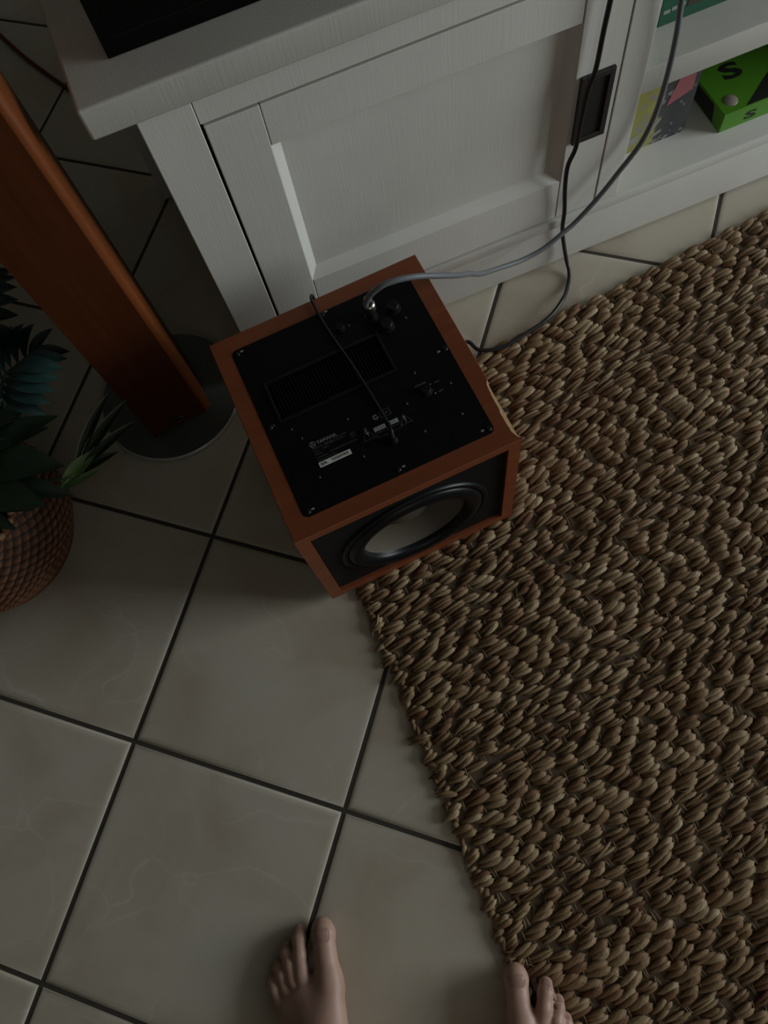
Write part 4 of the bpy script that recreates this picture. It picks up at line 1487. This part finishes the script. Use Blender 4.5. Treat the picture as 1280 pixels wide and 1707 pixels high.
# right foot, on the edge of the rug
R_toes = [
    ([(0.6270, -0.1745, 0.022), (0.6150, -0.1430, 0.0195), (0.6078, -0.1235, 0.0160), (0.6062, -0.1195, 0.0150)], [0.0180, 0.0142, 0.0156, 0.0132]),
    ([(0.6520, -0.1720, 0.023), (0.6480, -0.1450, 0.0250), (0.6462, -0.1275, 0.0200), (0.6455, -0.1195, 0.0105)], [0.0115, 0.0094, 0.0098, 0.0090]),
    ([(0.6680, -0.1760, 0.021), (0.6655, -0.1540, 0.0235), (0.6645, -0.1400, 0.0180), (0.6640, -0.1330, 0.0095)], [0.0108, 0.0086, 0.0090, 0.0084]),
    ([(0.6830, -0.1860, 0.019), (0.6800, -0.1660, 0.0210), (0.6785, -0.1545, 0.0150), (0.6775, -0.1490, 0.0088)], [0.0104, 0.0082, 0.0086, 0.0080]),
    ([(0.6960, -0.2000, 0.016), (0.6935, -0.1840, 0.0175), (0.6920, -0.1755, 0.0125), (0.6912, -0.1715, 0.0082)], [0.0108, 0.0084, 0.0084, 0.0076]),
]
R_body = [
    ((0.6270, -0.1650, 0.020), (0.6450, -0.2500, 0.040), 0.0180, 0.026),
    ((0.6495, -0.1830, 0.020), (0.6540, -0.2540, 0.045), 0.0150, 0.026),
    ((0.6663, -0.1890, 0.018), (0.6680, -0.2580, 0.036), 0.0140, 0.024),
    ((0.6825, -0.2015, 0.016), (0.6780, -0.2660, 0.026), 0.0140, 0.022),
    ((0.6520, -0.2520, 0.045), (0.6580, -0.3200, 0.080), 0.026, 0.034),
    ((0.6760, -0.2700, 0.026), (0.6640, -0.3500, 0.028), 0.023, 0.028),
    ((0.6440, -0.2800, 0.030), (0.6560, -0.3500, 0.030), 0.022, 0.028),
    ((0.6580, -0.3260, 0.085), (0.6600, -0.3480, 0.210), 0.034, 0.040),
    ((0.6600, -0.3520, 0.210), (0.6560, -0.3640, 0.340), 0.040, 0.056),
    ((0.6560, -0.3610, 0.340), (0.6500, -0.3450, 0.460), 0.055, 0.054),
]
RZ = 0.0105
PX, PY = 0.50, -0.33
vL, fL = make_foot(0.0, L_toes, L_body, (0.275, -0.46, -0.004), (0.535, -0.115, 0.530))
vR, fR = make_foot(RZ, R_toes, R_body, (0.575, -0.44, RZ - 0.006), (0.735, -0.085, 0.540))
vv_ = np.vstack([vL, vR]) - np.array([PX, PY, 0])
ff_ = [tuple(int(i) for i in q) for q in fL] + [tuple(int(i) + len(vL) for i in q) for q in fR]
person = raw_obj('person', vv_, ff_, SKIN)
person.location = (PX, PY, 0)
sm = person.modifiers.new('smooth', 'SMOOTH')
sm.factor, sm.iterations = 0.5, 3
tag(person, 'person seen from above, bare feet, one on the tiles and one on the rug edge', 'person')


from mathutils.bvhtree import BVHTree
_dg = bpy.context.evaluated_depsgraph_get()
_pe = person.evaluated_get(_dg)
_pm = _pe.to_mesh()
SKIN_TREE = BVHTree.FromPolygons([v.co.copy() for v in _pm.vertices], [tuple(p.vertices) for p in _pm.polygons])
_pe.to_mesh_clear()


def nail(base, tip, rad, z0, half=48, s0=0.30, s1=1.0, roll=0.0):
    """curved plate hugging the top of a toe, base to tip along the toe axis"""
    a, b = Vector(base), Vector(tip)
    a.z += z0
    b.z += z0
    a -= Vector((PX, PY, 0))
    b -= Vector((PX, PY, 0))
    d = (b - a).normalized()
    side = d.cross(Vector((0, 0, 1))).normalized()
    up = side.cross(d).normalized()
    bm = bmesh.new()
    rows = []
    n_, m_ = 10, 12
    for i in range(n_ + 1):
        s = s0 + (s1 - s0) * i / n_
        p = a + (b - a) * s
        q = abs(2 * i / n_ - 1)
        lim = half * (1 - q ** 5.0 * 0.45)
        row_ = []
        for k in range(m_ + 1):
            f = 2 * k / m_ - 1
            th = math.radians(roll + lim * f)
            out = side * math.sin(th) + up * math.cos(th)
            hit, nrm, _, _ = SKIN_TREE.ray_cast(p + out * 0.03, -out)
            c = (hit if hit else p + out * rad)
            lift = 0.0002 + 0.0007 * (1 - f ** 4) * (0.35 + 0.65 * (i / n_))
            row_.append(bm.verts.new(c + out * lift))
        rows.append(row_)
    for A, B in zip(rows, rows[1:]):
        for k in range(m_):
            bm.faces.new((A[k], A[k + 1], B[k + 1], B[k]))
    bmesh.ops.solidify(bm, geom=bm.faces[:], thickness=0.0012)
    return obj('toenail', bm, NAIL, person, smooth='all')


nail(L_toes[0][0][1], L_toes[0][0][3], 0.0166, 0.0, 42, 0.42, 0.98, -2)
nail(R_toes[0][0][1], R_toes[0][0][3], 0.0162, RZ, 42, 0.40, 0.98, 2)
for toes, z0_ in ((L_toes, 0.0), (R_toes, RZ)):
    for i in range(1, 5):
        p_, r_ = toes[i]
        nail(p_[2], p_[3], r_[2] * 1.03, z0_, 42, 0.20, 0.95)
